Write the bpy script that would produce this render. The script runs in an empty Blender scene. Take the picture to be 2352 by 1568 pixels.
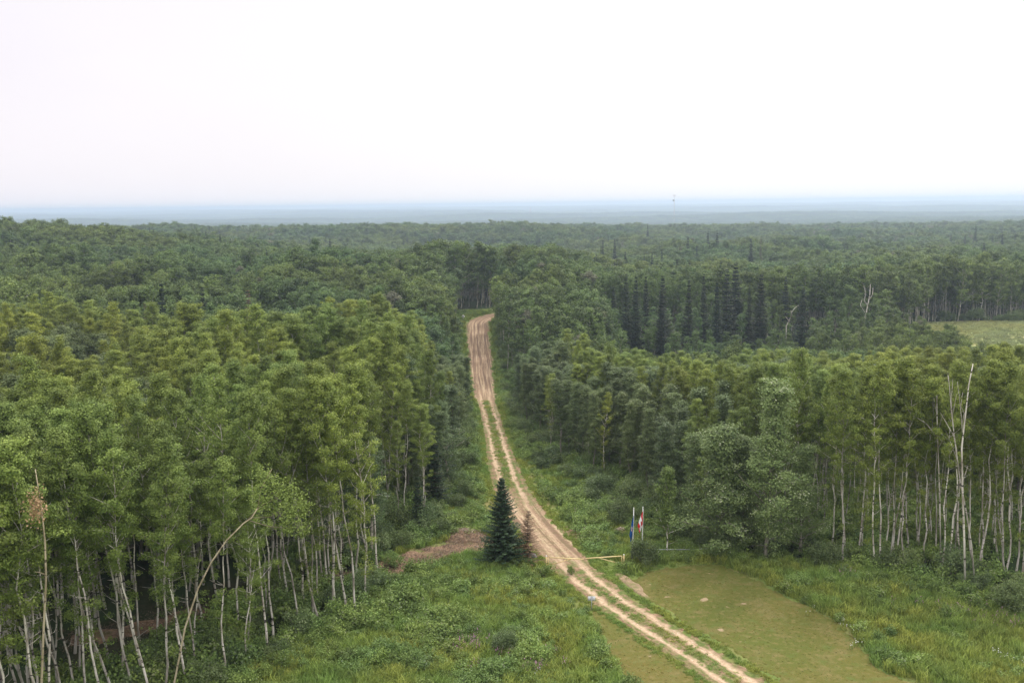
import bpy, math, random
import numpy as np
from mathutils import Matrix, Vector

SC = bpy.context.scene
COL = SC.collection
rng = np.random.default_rng(7)
random.seed(7)
R = math.radians

# ------------------------------------------------------------------ camera
F = 1000.0; CX, CY = 512.0, 341.0
CAMZ = 40.0; PITCH = math.atan(137.0 / F); ROLL = R(-0.76)
cam_d = bpy.data.cameras.new('camera'); cam = bpy.data.objects.new('camera', cam_d)
COL.objects.link(cam); SC.camera = cam
cam_d.sensor_width = 36.0; cam_d.lens = 36.0 * F / 1024.0
cam_d.clip_start = 0.5; cam_d.clip_end = 60000
RM = Matrix.Rotation(math.pi / 2 - PITCH, 3, 'X') @ Matrix.Rotation(ROLL, 3, 'Z')
cam.matrix_world = Matrix.Translation((0, 0, CAMZ)) @ RM.to_4x4()
RMn = np.array(RM)

def project(x, y, z):
    d = np.stack([np.asarray(x, float), np.asarray(y, float), np.asarray(z, float) - CAMZ], -1) @ RMn
    return CX + F * d[..., 0] / -d[..., 2], CY - F * d[..., 1] / -d[..., 2], -d[..., 2]

# ------------------------------------------------------------------ terrain
def sm(t):
    t = np.clip(t, 0, 1); return t * t * (3 - 2 * t)
def itp(y, ks, vs):
    ks = np.array(ks, float); vs = np.array(vs, float)
    i = np.clip(np.searchsorted(ks, y, side='right') - 1, 0, len(ks) - 2)
    t = np.clip((y - ks[i]) / (ks[i + 1] - ks[i]), 0, 1)
    return vs[i] + (vs[i + 1] - vs[i]) * (0.5 * t + 0.5 * sm(t))
_w = [(0.9, 0.35, 1.0, .3), (0.45, -0.8, 1.35, 1.7), (-0.3, 0.95, 1.8, 4.1), (0.98, 0.1, 2.7, 2.2), (0.6, 0.75, 3.6, 5.0)]
def und(x, y, L):
    s = 0
    for (a, b, k, p) in _w:
        s = s + np.sin((a * x + b * y) * k * 6.283 / L + p) / k
    return s / 2.2
def gh(x, y):
    x = np.asarray(x, float); y = np.asarray(y, float)
    road = itp(y, [0, 150, 195, 240, 300, 345, 366, 400, 450, 560, 700, 880, 1150, 1320, 1500], [0, 0, -3.2, -6.6, -3.6, 0, 1.5, 1.0, -1, -10, -17, -19, -4, -7, -13])
    hill = itp(y, [0, 160, 250, 400, 600, 700, 900, 1150, 1320, 1500], [0, 0, 1.5, 7.5, 14.5, 10, -11, -2, -7, -12])
    basin = itp(y, [0, 120, 150, 195, 235, 290, 350, 430, 700, 1080, 1500], [0, 0, -2.4, -8.5, -11.5, -8, -5.5, -9, -12, -17, -18])
    wl = sm((-x - 18) / (150.0 + .22 * np.clip(y, 0, 800))); wr = sm((x - 2) / (34.0 + .35 * np.clip(y - 400, 0, 900)))
    z = road * (1 - wl) * (1 - wr) + hill * wl + basin * wr
    z = z + und(x, y, 330.0) * 2.6 * sm((y - 380) / 300) + 5.0*sm((y-900)/200)*sm((1350-y)/200)*sm((-x+50)/500)*0
    far = itp(y, [1500, 2600, 4200, 6500, 9500, 14000, 20000], [0, -26, -42, -42, -32, -16, -10])
    z = z + far + und(x + 300, y * 1.5, 3400.0) * np.clip((y - 2300) / 120.0, 0, 21.0)
    return z

def ray(px, py):
    px = np.atleast_1d(np.asarray(px, float)); py = np.atleast_1d(np.asarray(py, float))
    d = np.stack([(px - CX) / F, -(py - CY) / F, -np.ones_like(px)], -1) @ RMn.T
    out = np.zeros((len(px), 3))
    for i in range(len(px)):
        ts = np.geomspace(40, 20000, 6000)
        p = np.array([0, 0, CAMZ]) + ts[:, None] * d[i]
        below = p[:, 2] < gh(p[:, 0], p[:, 1])
        k = int(np.argmax(below)) if below.any() else len(ts) - 1
        a, b = ts[max(k - 1, 0)], ts[k]
        for _ in range(20):
            m = (a + b) / 2; q = np.array([0, 0, CAMZ]) + m * d[i]
            if q[2] < gh(q[0], q[1]): b = m
            else: a = m
        out[i] = np.array([0, 0, CAMZ]) + b * d[i]
    return out
K = 1024.0 / 2352.0
def W(px, py): return ray([px * K], [py * K])[0]          # point of the overview picture -> ground point
def Wl(pts): return ray([p[0] * K for p in pts], [p[1] * K for p in pts])

def in_poly(x, y, P):
    x = np.asarray(x); y = np.asarray(y); ins = np.zeros(x.shape, bool)
    n = len(P)
    for i in range(n):
        x1, y1 = P[i][0], P[i][1]; x2, y2 = P[(i + 1) % n][0], P[(i + 1) % n][1]
        c = ((y1 > y) != (y2 > y))
        with np.errstate(divide='ignore', invalid='ignore'):
            xi = (x2 - x1) * (y - y1) / (y2 - y1) + x1
        ins ^= (c & (x < xi))
    return ins
def dist_line(x, y, L):
    x = np.asarray(x, float); y = np.asarray(y, float)
    best = np.full(x.shape, 1e9)
    for i in range(len(L) - 1):
        ax, ay, bx, by = L[i][0], L[i][1], L[i + 1][0], L[i + 1][1]
        dx, dy = bx - ax, by - ay
        t = np.clip(((x - ax) * dx + (y - ay) * dy) / (dx * dx + dy * dy + 1e-9), 0, 1)
        best = np.minimum(best, np.hypot(x - ax - t * dx, y - ay - t * dy))
    return best

# lattice value noise for placement
_tab = np.random.default_rng(3).random((256, 256))
def vn(x, y, s):
    x = np.asarray(x, float) / s; y = np.asarray(y, float) / s
    xi = np.floor(x).astype(int); yi = np.floor(y).astype(int); fx = sm(x - xi); fy = sm(y - yi)
    g = lambda a, b: _tab[a & 255, b & 255]
    return (g(xi, yi) * (1 - fx) + g(xi + 1, yi) * fx) * (1 - fy) + (g(xi, yi + 1) * (1 - fx) + g(xi + 1, yi + 1) * fx) * fy

# ------------------------------------------------------------------ layout lines (read off the photo, laid on the terrain)
road_c = Wl([(1960, 1740), (1820, 1650), (1700, 1568), (1585, 1492), (1500, 1440), (1430, 1395), (1365, 1350), (1312, 1298), (1278, 1262), (1245, 1225), (1215, 1190), (1187, 1150),
             (1165, 1100), (1150, 1050), (1138, 1000), (1125, 950), (1113, 900), (1106, 850), (1101, 800), (1098, 765)])[:, :2]
road_c = np.vstack([road_c, [[-11.8, 343], [-10.0, 350], [-6.0, 356], [1, 360.5], [10, 363], [20, 364]]])
def edge(pts, tail):
    q = Wl([(a / K, b / K) for a, b in pts])
    ys = np.maximum.accumulate(q[:, 1]); return np.array(ys), q[:, 0]
EL = edge([(0, 775), (110, 735), (190, 700), (267, 660), (300, 640), (330, 624), (356, 612), (378, 580), (384, 562), (408, 545), (437, 520), (453, 480), (461, 440), (465, 400), (464, 365), (459, 330)], 0)
ER = edge([(1100, 615), (1024, 604), (965, 592), (930, 582), (875, 572), (840, 566), (785, 560), (735, 560), (690, 548), (660, 520), (620, 488), (580, 470), (550, 455), (528, 430), (511, 400), (502, 365), (494, 330)], 0)
def XL(y): return np.interp(y, EL[0], EL[1]) - 2.6 * sm((np.asarray(y, float) - 235) / 50)
def XR(y):
    return np.interp(y, ER[0], ER[1], left=400) + 1.0 * sm((np.asarray(y, float) - 235) / 50)
dirt_c = Wl([(1190, 1245), (1120, 1250), (1060, 1252), (985, 1274), (885, 1312), (760, 1337), (640, 1364), (500, 1400), (380, 1430), (260, 1455), (120, 1480)])[:, :2]
LAWN_R = Wl([(1432, 1335), (1500, 1306), (1590, 1294), (1650, 1293), (1710, 1315), (1780, 1350), (1850, 1385), (1930, 1428), (1975, 1468), (2002, 1505), (2010, 1530), (2060, 1552), (2200, 1580), (2420, 1625),
             (2420, 1760), (2030, 1760), (1780, 1560), (1625, 1465), (1530, 1405), (1440, 1352)])
LAWN_L = Wl([(1345, 1385), (1372, 1450), (1400, 1510), (1440, 1568), (1500, 1660), (1800, 1660), (1640, 1560), (1540, 1495), (1440, 1430), (1372, 1372)])
MEADOW = np.array([[143, 342], [151, 303], [215, 286], [280, 305], [262, 375], [196, 384], [152, 372]])

def corridor(x, y):
    return (x > XL(y)) & (x < XR(y)) & (y < 371)
def forest_ok(x, y):
    ok = ~corridor(x, y)
    ok &= dist_line(x, y, dirt_c) > 2.6
    ok &= ~in_poly(x, y, MEADOW)
    # clearing in front of the far meadow seen over the near stand
    ok &= dist_line(x, y, road_c) > 5.0
    return ok

# ------------------------------------------------------------------ nodes
def mat(name):
    m = bpy.data.materials.new(name); m.use_nodes = True; nt = m.node_tree; nt.nodes.clear(); return m, nt
def nd(nt, t, **kw):
    n = nt.nodes.new(t)
    for k, v in kw.items(): setattr(n, k, v)
    return n
def L(nt, a, b): nt.links.new(a, b)
def noise(nt, vec, scale, detail=4, rough=.55):
    n = nd(nt, 'ShaderNodeTexNoise'); n.inputs['Scale'].default_value = scale; n.inputs['Detail'].default_value = detail
    n.inputs['Roughness'].default_value = rough
    if vec is not None: L(nt, vec, n.inputs['Vector'])
    return n.outputs['Fac']
def maprange(nt, v, a, b, c=0., d=1.):
    n = nd(nt, 'ShaderNodeMapRange'); n.clamp = True
    for i, q in zip((1, 2, 3, 4), (a, b, c, d)): n.inputs[i].default_value = q
    L(nt, v, n.inputs[0]); return n.outputs[0]
def mix(nt, f, a, b, mode='MIX'):
    n = nd(nt, 'ShaderNodeMix', data_type='RGBA', blend_type=mode)
    for s, v in ((0, f), (6, a), (7, b)):
        if isinstance(v, (int, float)): n.inputs[s].default_value = v
        elif isinstance(v, tuple): n.inputs[s].default_value = (*v, 1)
        else: L(nt, v, n.inputs[s])
    return n.outputs[2]
def mth(nt, op, a, b=None, c=None):
    n = nd(nt, 'ShaderNodeMath', operation=op)
    for i, v in enumerate((a, b, c)):
        if v is None: continue
        if isinstance(v, (int, float)): n.inputs[i].default_value = v
        else: L(nt, v, n.inputs[i])
    return n.outputs[0]
def vscale(nt, vec, s):
    n = nd(nt, 'ShaderNodeMapping'); n.inputs['Scale'].default_value = s; L(nt, vec, n.inputs['Vector']); return n.outputs[0]
def out_bsdf(nt, col, rough=.8, spec=.15, bump=None, bs=.3, bd=.1, trans=0.0):
    b = nd(nt, 'ShaderNodeBsdfPrincipled'); o = nd(nt, 'ShaderNodeOutputMaterial')
    if isinstance(col, tuple): b.inputs['Base Color'].default_value = (*col, 1)
    else: L(nt, col, b.inputs['Base Color'])
    if isinstance(rough, (int, float)): b.inputs['Roughness'].default_value = rough
    else: L(nt, rough, b.inputs['Roughness'])
    b.inputs['Specular IOR Level'].default_value = spec
    if bump is not None:
        bn = nd(nt, 'ShaderNodeBump'); bn.inputs['Strength'].default_value = bs; bn.inputs['Distance'].default_value = bd
        L(nt, bump, bn.inputs['Height']); L(nt, bn.outputs[0], b.inputs['Normal'])
    if trans > 0:
        t = nd(nt, 'ShaderNodeBsdfTranslucent')
        if isinstance(col, tuple): t.inputs[0].default_value = (*col, 1)
        else: L(nt, col, t.inputs[0])
        ms = nd(nt, 'ShaderNodeMixShader'); ms.inputs[0].default_value = trans
        L(nt, b.outputs[0], ms.inputs[1]); L(nt, t.outputs[0], ms.inputs[2]); L(nt, ms.outputs[0], o.inputs[0])
    else: L(nt, b.outputs[0], o.inputs[0])
    return b

def leaf_mat(name, dark, light, pale=None, pale_amt=0., stand=0.5, warm=(1.25, 1.08, .72), cool=(.72, .86, 1.02), sscale=.02, lvl=(.72, 1.22), dead=None):
    """leaf colour: per-leaf attribute v, per-tree random, and a stand-to-stand drift by where the tree stands"""
    m, nt = mat(name)
    at = nd(nt, 'ShaderNodeAttribute', attribute_name='v'); v = at.outputs['Fac']
    oi = nd(nt, 'ShaderNodeObjectInfo')
    c = mix(nt, v, dark, light)
    if pale: c = mix(nt, maprange(nt, v, 1 - pale_amt - .02, 1 - pale_amt + .02), c, pale)
    st = noise(nt, oi.outputs['Location'], sscale, 2)
    st = maprange(nt, st, .36, .64)
    hue = mix(nt, st, cool, warm)
    c = mix(nt, stand, c, mix(nt, 1.0, c, hue, 'MULTIPLY'))
    lv = maprange(nt, oi.outputs['Random'], 0, 1, *lvl)
    cm = nd(nt, 'ShaderNodeCombineXYZ')
    for i in range(3): L(nt, lv, cm.inputs[i])
    c = mix(nt, 1.0, c, cm.outputs[0], 'MULTIPLY')
    if dead: c = mix(nt, maprange(nt, oi.outputs['Random'], dead[0], dead[0] + .002), c, dead[1])
    out_bsdf(nt, c, .62, .22, trans=.22)
    return m

M = {}
M['aspen'] = leaf_mat('aspen_leaves', (.100, .152, .032), (.325, .390, .092), stand=.75)
M['aspen_far'] = leaf_mat('far_leaves', (.070, .120, .038), (.190, .260, .080), stand=.8, sscale=.012, lvl=(.6, 1.25), dead=(.988, (.17, .17, .11)))
M['poplar'] = leaf_mat('poplar_leaves', (.075, .115, .045), (.185, .240, .105), (.36, .40, .28), .07, stand=.4)
M['silver'] = leaf_mat('silvery_leaves', (.095, .148, .050), (.275, .345, .130), (.50, .53, .36), .10, stand=.2)
M['spruce'] = leaf_mat('spruce_needles', (.018, .040, .020), (.060, .100, .046), stand=.3, cool=(.9, 1., 1.), warm=(1.3, 1.0, .85))
M['spruce_far'] = leaf_mat('far_spruce_needles', (.016, .032, .022), (.050, .078, .044), stand=.5, cool=(.8, .95, 1.05), warm=(1.5, 1.0, .8), sscale=.15)
M['brown'] = leaf_mat('dead_needles', (.24, .145, .085), (.44, .29, .18), stand=.0)
M['rust'] = leaf_mat('rust_needles', (.085, .055, .035), (.17, .105, .065), stand=.0)
M['orange'] = leaf_mat('withered_leaves', (.34, .22, .12), (.60, .41, .25), stand=.0)
M['shrub'] = leaf_mat('shrub_leaves', (.092, .158, .040), (.275, .365, .11), (.32, .36, .22), .05, stand=.5, sscale=.22, warm=(1.2, 1.1, .75), cool=(.68, .84, .88), lvl=(.68, 1.25))
M['willow'] = leaf_mat('willow_leaves', (.080, .125, .045), (.21, .27, .115), (.30, .32, .20), .05, stand=.3, sscale=.3)
M['grass'] = leaf_mat('grass_blades', (.14, .21, .050), (.33, .41, .11), stand=.7, sscale=.16, warm=(1.35, 1.08, .8), cool=(.75, .95, .85), lvl=(.75, 1.2))
M['turf'] = leaf_mat('turf_blades', (.12, .13, .034), (.20, .185, .055), stand=.7, sscale=.2, warm=(1.3, 1.0, .8), cool=(.8, 1.02, .9), lvl=(.8, 1.2))
M['flower'] = leaf_mat('fireweed_petals', (.42, .13, .34), (.62, .26, .52), stand=.0)
M['daisy'] = leaf_mat('white_petals', (.75, .76, .74), (.88, .88, .86), stand=.0)

def bark(name, base, mark, amt, dirty=(.20, .17, .14)):
    m, nt = mat(name)
    tc = nd(nt, 'ShaderNodeTexCoord').outputs['Object']; oi = nd(nt, 'ShaderNodeObjectInfo')
    add = nd(nt, 'ShaderNodeVectorMath', operation='ADD'); L(nt, tc, add.inputs[0]); L(nt, oi.outputs['Location'], add.inputs[1]); p = add.outputs[0]
    n1 = noise(nt, vscale(nt, p, (.9, .9, 3.6)), 1.0, 3, .6)
    n2 = noise(nt, vscale(nt, p, (1, 1, .25)), 2.2, 3)
    c = mix(nt, maprange(nt, n2, .42, .66), base, dirty)
    c = mix(nt, maprange(nt, n1, amt, amt + .05), c, mark)
    lv = maprange(nt, oi.outputs['Random'], 0, 1, .7, 1.4)
    cm = nd(nt, 'ShaderNodeCombineXYZ')
    for i in range(3): L(nt, lv, cm.inputs[i])
    c = mix(nt, 1.0, c, cm.outputs[0], 'MULTIPLY')
    out_bsdf(nt, c, .85, .1, n1, .4, .03); return m
M['bark'] = bark('aspen_bark', (.60, .555, .50), (.05, .042, .036), .585, (.24, .205, .17))
M['bark_grey'] = bark('poplar_bark', (.26, .235, .20), (.07, .06, .05), .58)
M['bark_tan'] = bark('tan_bark', (.40, .34, .24), (.08, .065, .05), .60, (.24, .195, .13))
M['bark_dark'] = bark('spruce_bark', (.10, .078, .06), (.04, .03, .025), .58, (.07, .055, .045))

def plain(name, col, rough=.5, spec=.4, var=.08, sc=6.0, metal=0.):
    m, nt = mat(name); tc = nd(nt, 'ShaderNodeTexCoord').outputs['Object']
    n = noise(nt, tc, sc, 5)
    c = mix(nt, maprange(nt, n, .3, .7), tuple(max(0, q * (1 - var * 2)) for q in col), tuple(min(1, q * (1 + var)) for q in col))
    b = out_bsdf(nt, c, rough, spec); b.inputs['Metallic'].default_value = metal; return m
M['yellow'] = plain('weathered_yellow_paint', (.78, .60, .30), .5, .4, .12)
M['white'] = plain('white_paint', (.80, .80, .78), .4, .5, .05)
M['galv'] = plain('galvanised_steel', (.45, .47, .48), .45, .5, .15, 8, .3)
M['plate'] = plain('sign_back_aluminium', (.66, .68, .72), .5, .5, .06, 5)
M['dark'] = plain('matte_near_black', (.06, .055, .06), .7)
M['box'] = plain('grey_box_paint', (.28, .29, .31), .6)
M['stone'] = plain('pale_grey_stone', (.26, .28, .30), .9, .2, .3, 4)
M['mast'] = plain('mast_steel', (.55, .50, .50), .5)
M['mastw'] = plain('mast_white', (.8, .8, .8), .5)
M['mastr'] = plain('mast_red', (.55, .12, .10), .5)
M['deadwood'] = bark('dead_wood', (.42, .35, .28), (.12, .09, .07), .60, (.25, .18, .14))
M['mulch'] = leaf_mat('wood_debris', (.085, .055, .038), (.27, .20, .14), (.50, .42, .32), .06, stand=.0)

# ------------------------------------------------------------------ mesh builder
class MB:
    def __init__(s): s.v = []; s.f = []; s.a = []; s.m = []; s.n = 0
    def add(s, V, Q, att=0.5, mi=0):
        V = np.asarray(V, float).reshape(-1, 3); Q = np.asarray(Q, int).reshape(-1, 4)
        s.v.append(V); s.f.append(Q + s.n); s.n += len(V)
        a = np.full(len(V), att) if np.isscalar(att) else np.asarray(att, float)
        s.a.append(a); s.m.append(np.full(len(Q), mi))
    def tube(s, P, r, n=6, mi=0, cap=True):
        P = np.asarray(P, float); r = np.asarray(r, float) * np.ones(len(P))
        T = np.gradient(P, axis=0); T /= np.linalg.norm(T, axis=1)[:, None] + 1e-9
        up = np.array([0, 0, 1.]) if abs(T[:, 2]).mean() < .8 else np.array([1., 0, 0])
        A = np.cross(T, up); A /= np.linalg.norm(A, axis=1)[:, None] + 1e-9; B = np.cross(T, A)
        th = np.arange(n) * 2 * math.pi / n
        V = P[:, None] + r[:, None, None] * (np.cos(th)[None, :, None] * A[:, None] + np.sin(th)[None, :, None] * B[:, None])
        k = len(P); i = np.arange(k - 1)[:, None] * n; j = np.arange(n)[None]; j2 = (j + 1) % n
        Q = np.stack([i + j, i + j2, i + n + j2, i + n + j], -1).reshape(-1, 4)
        if cap:
            V = np.concatenate([V.reshape(-1, 3), P[[0, -1]]]); c0 = k * n
            ev = [[c0, (q + 1) % n, q, c0] for q in range(n)]
            # caps as quads pairing two rim edges
            Q = list(Q)
            for q in range(0, n, 2):
                Q.append([c0, (q + 2) % n, (q + 1) % n, q]); Q.append([c0 + 1, (k - 1) * n + q, (k - 1) * n + (q + 1) % n, (k - 1) * n + (q + 2) % n])
            Q = np.array(Q)
        s.add(V, Q, .5, mi)
    def box(s, c, d, mi=0, rot=None, bev=0):
        x, y, z = [q / 2 for q in d]
        V = np.array([[a, b, e] for e in (-z, z) for b in (-y, y) for a in (-x, x)])
        if rot is not None: V = V @ np.array(rot).T
        V = V + np.array(c)
        s.add(V, [[0, 2, 3, 1], [4, 5, 7, 6], [0, 1, 5, 4], [2, 6, 7, 3], [0, 4, 6, 2], [1, 3, 7, 5]], .5, mi)
    def leaves(s, C, size, rg, asp=.75, flat=.35, att=None, mi=0, dirs=None, dw=1.3):
        """one leaf-like quad at every centre; flat pulls normals upward"""
        N = len(C)
        nrm = rg.normal(size=(N, 3)); nrm /= np.linalg.norm(nrm, axis=1)[:, None]
        if dirs is not None: nrm += dirs * dw
        else: nrm[:, 2] = np.abs(nrm[:, 2])
        nrm += np.array([0, 0, flat]); nrm /= np.linalg.norm(nrm, axis=1)[:, None]
        t = rg.normal(size=(N, 3)); u = np.cross(nrm, t); u /= np.linalg.norm(u, axis=1)[:, None] + 1e-9; w = np.cross(nrm, u)
        sz = size * (rg.random(N) * .7 + .65)[:, None]
        hv = sz * asp
        V = np.stack([C - u * sz * .5, C + w * hv * .5 - u * sz * .05, C + u * sz * .5, C - w * hv * .5 - u * sz * .05], 1)
        V[:, 0] += nrm * sz * .12; V[:, 2] -= nrm * sz * .12
        if att is None: att = rg.random(N)
        s.add(V.reshape(-1, 3), np.arange(4 * N).reshape(-1, 4), np.repeat(att, 4), mi)
    def mesh(s, name, mats, smooth=False):
        V = np.concatenate(s.v); Q = np.concatenate(s.f); A = np.concatenate(s.a); MI = np.concatenate(s.m)
        tri = False
        me = bpy.data.meshes.new(name)
        me.vertices.add(len(V)); me.vertices.foreach_set('co', V.astype(np.float32).ravel())
        me.loops.add(len(Q) * 4); me.loops.foreach_set('vertex_index', Q.astype(np.int32).ravel())
        me.polygons.add(len(Q)); me.polygons.foreach_set('loop_start', np.arange(len(Q), dtype=np.int32) * 4)
        me.polygons.foreach_set('material_index', MI.astype(np.int32))
        if smooth: me.polygons.foreach_set('use_smooth', np.ones(len(Q), bool))
        at = me.attributes.new('v', 'FLOAT', 'POINT'); at.data.foreach_set('value', A.astype(np.float32))
        for m in mats: me.materials.append(m)
        me.update(calc_edges=True); return me

def obj(name, me, parent=None, loc=None):
    o = bpy.data.objects.new(name, me); COL.objects.link(o)
    if parent is not None: o.parent = parent
    if loc is not None: o.location = loc
    return o
def tag(o, label=None, cat=None, group=None, kind=None):
    if label: o['label'] = label
    if cat: o['category'] = cat
    if group: o['group'] = group
    if kind: o['kind'] = kind
    return o
def thing(name, label, cat, loc, rot=(0, 0, 0), group=None, s=1.0):
    o = bpy.data.objects.new(name, None); COL.objects.link(o); o.empty_display_size = .5
    o.location = loc; o.rotation_euler = rot; o.scale = (s, s, s) if np.isscalar(s) else s
    return tag(o, label, cat, group)
def grid_mesh(name, X, Y, Z, mats, attrs=None, wrap=False):
    a, b = X.shape
    V = np.stack([X, Y, Z], -1).reshape(-1, 3)
    i = np.arange(a - 1)[:, None] * b; j = np.arange(b - 1)[None]
    Q = np.stack([i + j, i + j + 1, i + b + j + 1, i + b + j], -1).reshape(-1, 4)
    m = MB(); m.add(V, Q); me = m.mesh(name, mats, True)
    for k, arr in (attrs or {}).items():
        at = me.attributes.new(k, 'FLOAT', 'POINT'); at.data.foreach_set('value', np.asarray(arr, np.float32).ravel())
    return me

# ------------------------------------------------------------------ ground
def ground_material():
    m, nt = mat('ground_cover_soil')
    P = nd(nt, 'ShaderNodeNewGeometry').outputs['Position']
    z = nd(nt, 'ShaderNodeAttribute', attribute_name='zone').outputs['Fac']
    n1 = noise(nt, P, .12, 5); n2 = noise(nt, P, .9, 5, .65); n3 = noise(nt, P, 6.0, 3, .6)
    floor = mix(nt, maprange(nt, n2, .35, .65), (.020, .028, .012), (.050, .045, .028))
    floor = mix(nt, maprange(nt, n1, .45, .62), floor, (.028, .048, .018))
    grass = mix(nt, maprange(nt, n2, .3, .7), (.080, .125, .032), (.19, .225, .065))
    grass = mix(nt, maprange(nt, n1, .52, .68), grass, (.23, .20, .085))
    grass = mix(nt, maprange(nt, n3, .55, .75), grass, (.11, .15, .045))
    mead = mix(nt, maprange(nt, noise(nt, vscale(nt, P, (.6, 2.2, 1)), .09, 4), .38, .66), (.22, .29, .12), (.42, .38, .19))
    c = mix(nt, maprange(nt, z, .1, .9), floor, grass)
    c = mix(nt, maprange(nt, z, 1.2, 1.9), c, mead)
    out_bsdf(nt, c, .95, .05, n3, .5, .12); return m
M['ground'] = ground_material()
phi = np.concatenate([np.linspace(-180, -45, 28)[:-1], np.linspace(-45, 45, 271), np.linspace(45, 180, 28)[1:]])
rad = np.concatenate([[0.5, 8, 18, 30, 42], np.geomspace(52, 24000, 470)])
PH, RD = np.meshgrid(np.radians(phi), rad)
GX, GY = RD * np.sin(PH), RD * np.cos(PH)
GZ = gh(GX, GY)
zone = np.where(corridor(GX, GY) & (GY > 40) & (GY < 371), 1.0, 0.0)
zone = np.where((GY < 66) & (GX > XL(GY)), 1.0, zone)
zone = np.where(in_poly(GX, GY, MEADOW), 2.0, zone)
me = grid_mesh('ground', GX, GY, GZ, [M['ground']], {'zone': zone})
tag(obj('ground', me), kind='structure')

# ------------------------------------------------------------------ road
def resample(P, step):
    P = np.asarray(P, float); d = np.r_[0, np.cumsum(np.hypot(*np.diff(P, axis=0).T))]
    s = np.arange(0, d[-1], step)
    k = np.ones(9) / 9
    X = np.interp(s, d, P[:, 0]); Y = np.interp(s, d, P[:, 1])
    w = int(max(3, 10 / step)) | 1
    pad = lambda a: np.convolve(np.pad(a, w // 2, mode='reflect', reflect_type='odd'), np.ones(w) / w, 'valid')
    return np.stack([pad(X), pad(Y)], 1), s
rc, rs = resample(road_c, .5)
Tn = np.gradient(rc, axis=0); Tn /= np.linalg.norm(Tn, axis=1)[:, None]; Nn = np.stack([Tn[:, 1], -Tn[:, 0]], 1)   # Nn points right
U = np.linspace(-1, 1, 61)
half = itp(rc[:, 1], [0, 100, 130, 180, 230, 290, 330, 400], [2.5, 2.7, 3.3, 2.6, 2.7, 4.0, 4.4, 3.0])
uu = U[None] * half[:, None]
RX = rc[:, 0][:, None] + Nn[:, 0][:, None] * uu; RY = rc[:, 1][:, None] + Nn[:, 1][:, None] * uu
nz = vn(RX * 3 + 50, RY * 3, 2.0)
track = np.exp(-((np.abs(uu) - 1.05) / .38) ** 2)
edgef = np.abs(uu) / half[:, None]
RZ = gh(RX, RY) + .075 - .055 * track * sm((300 - RY) / 60) + .02 * nz - .30 * sm((edgef + (nz - .5) * .5 - .72) / .35)
def road_material():
    m, nt = mat('sandy_dirt_road')
    P = nd(nt, 'ShaderNodeNewGeometry').outputs['Position']
    u = nd(nt, 'ShaderNodeAttribute', attribute_name='u').outputs['Fac']
    s = nd(nt, 'ShaderNodeAttribute', attribute_name='s').outputs['Fac']
    f = nd(nt, 'ShaderNodeAttribute', attribute_name='far').outputs['Fac']
    cv = nd(nt, 'ShaderNodeCombineXYZ'); L(nt, u, cv.inputs[0]); L(nt, s, cv.inputs[1])
    SP = cv.outputs[0]
    fine = noise(nt, P, 3.0, 5, .65); med = noise(nt, P, .7, 4, .6)
    streak = noise(nt, vscale(nt, SP, (2.1, .05, 1)), 1.0, 4, .6)
    streak2 = noise(nt, vscale(nt, SP, (1.0, .022, 1)), 1.3, 3, .5)
    wob = noise(nt, vscale(nt, SP, (0, .12, 1)), 1.0, 2)
    uw = mth(nt, 'ADD', u, mth(nt, 'MULTIPLY', mth(nt, 'SUBTRACT', wob, .5), 1.0))
    au = mth(nt, 'ABSOLUTE', uw)
    dtr = mth(nt, 'ABSOLUTE', mth(nt, 'SUBTRACT', au, 1.05))
    dn = mth(nt, 'ADD', dtr, mth(nt, 'ADD', mth(nt, 'MULTIPLY', mth(nt, 'SUBTRACT', fine, .5), 1.1), mth(nt, 'MULTIPLY', mth(nt, 'SUBTRACT', med, .5), 1.2)))
    tr = maprange(nt, dn, .50, .16)                     # 1 in the wheel tracks
    sand = mix(nt, maprange(nt, fine, .35, .65), (.34, .235, .155), (.60, .455, .315)); sand = mix(nt, maprange(nt, noise(nt, vscale(nt, SP, (3.2, .16, 1)), 1., 4, .65), .52, .66, 0, .75), sand, (.26, .17, .11)); sand = mix(nt, maprange(nt, noise(nt, P, 5.5, 2, .5), .66, .70), sand, (.62, .55, .46))
    earth = mix(nt, maprange(nt, fine, .35, .65), (.16, .095, .062), (.33, .225, .145))
    green = mix(nt, maprange(nt, fine, .35, .65), (.075, .11, .03), (.16, .18, .06))
    # near part: tracks with earth shoulders and a grassy middle
    mid = mix(nt, maprange(nt, mth(nt, 'ADD', mth(nt, 'MULTIPLY', med, .6), mth(nt, 'MULTIPLY', streak, .4)), .44, .56), earth, green)
    near = mix(nt, tr, mid, sand)
    # far part: one wide graded bed with long streaks
    bed = mix(nt, maprange(nt, streak, .40, .60), earth, sand)
    bed = mix(nt, maprange(nt, streak2, .60, .50), (.20, .13, .09), bed)
    bed = mix(nt, maprange(nt, au, 2.6, 4.4), bed, mix(nt, maprange(nt, streak, .42, .56), (.12, .10, .05), earth))
    c = mix(nt, f, near, bed)
    out_bsdf(nt, c, .95, .05, fine, .5, .08); return m
M['road'] = road_material()
farf = sm((RY - 165) / 110.0); 
farf = np.maximum(farf, .75*sm((RY-104)/8)*sm((140-RY)/18))
me = grid_mesh('dirt_road', RX, RY, RZ, [M['road']], {'u': uu, 's': np.broadcast_to(rs[:, None], RX.shape), 'far': farf})
tag(obj('road', me), kind='structure')

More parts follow.
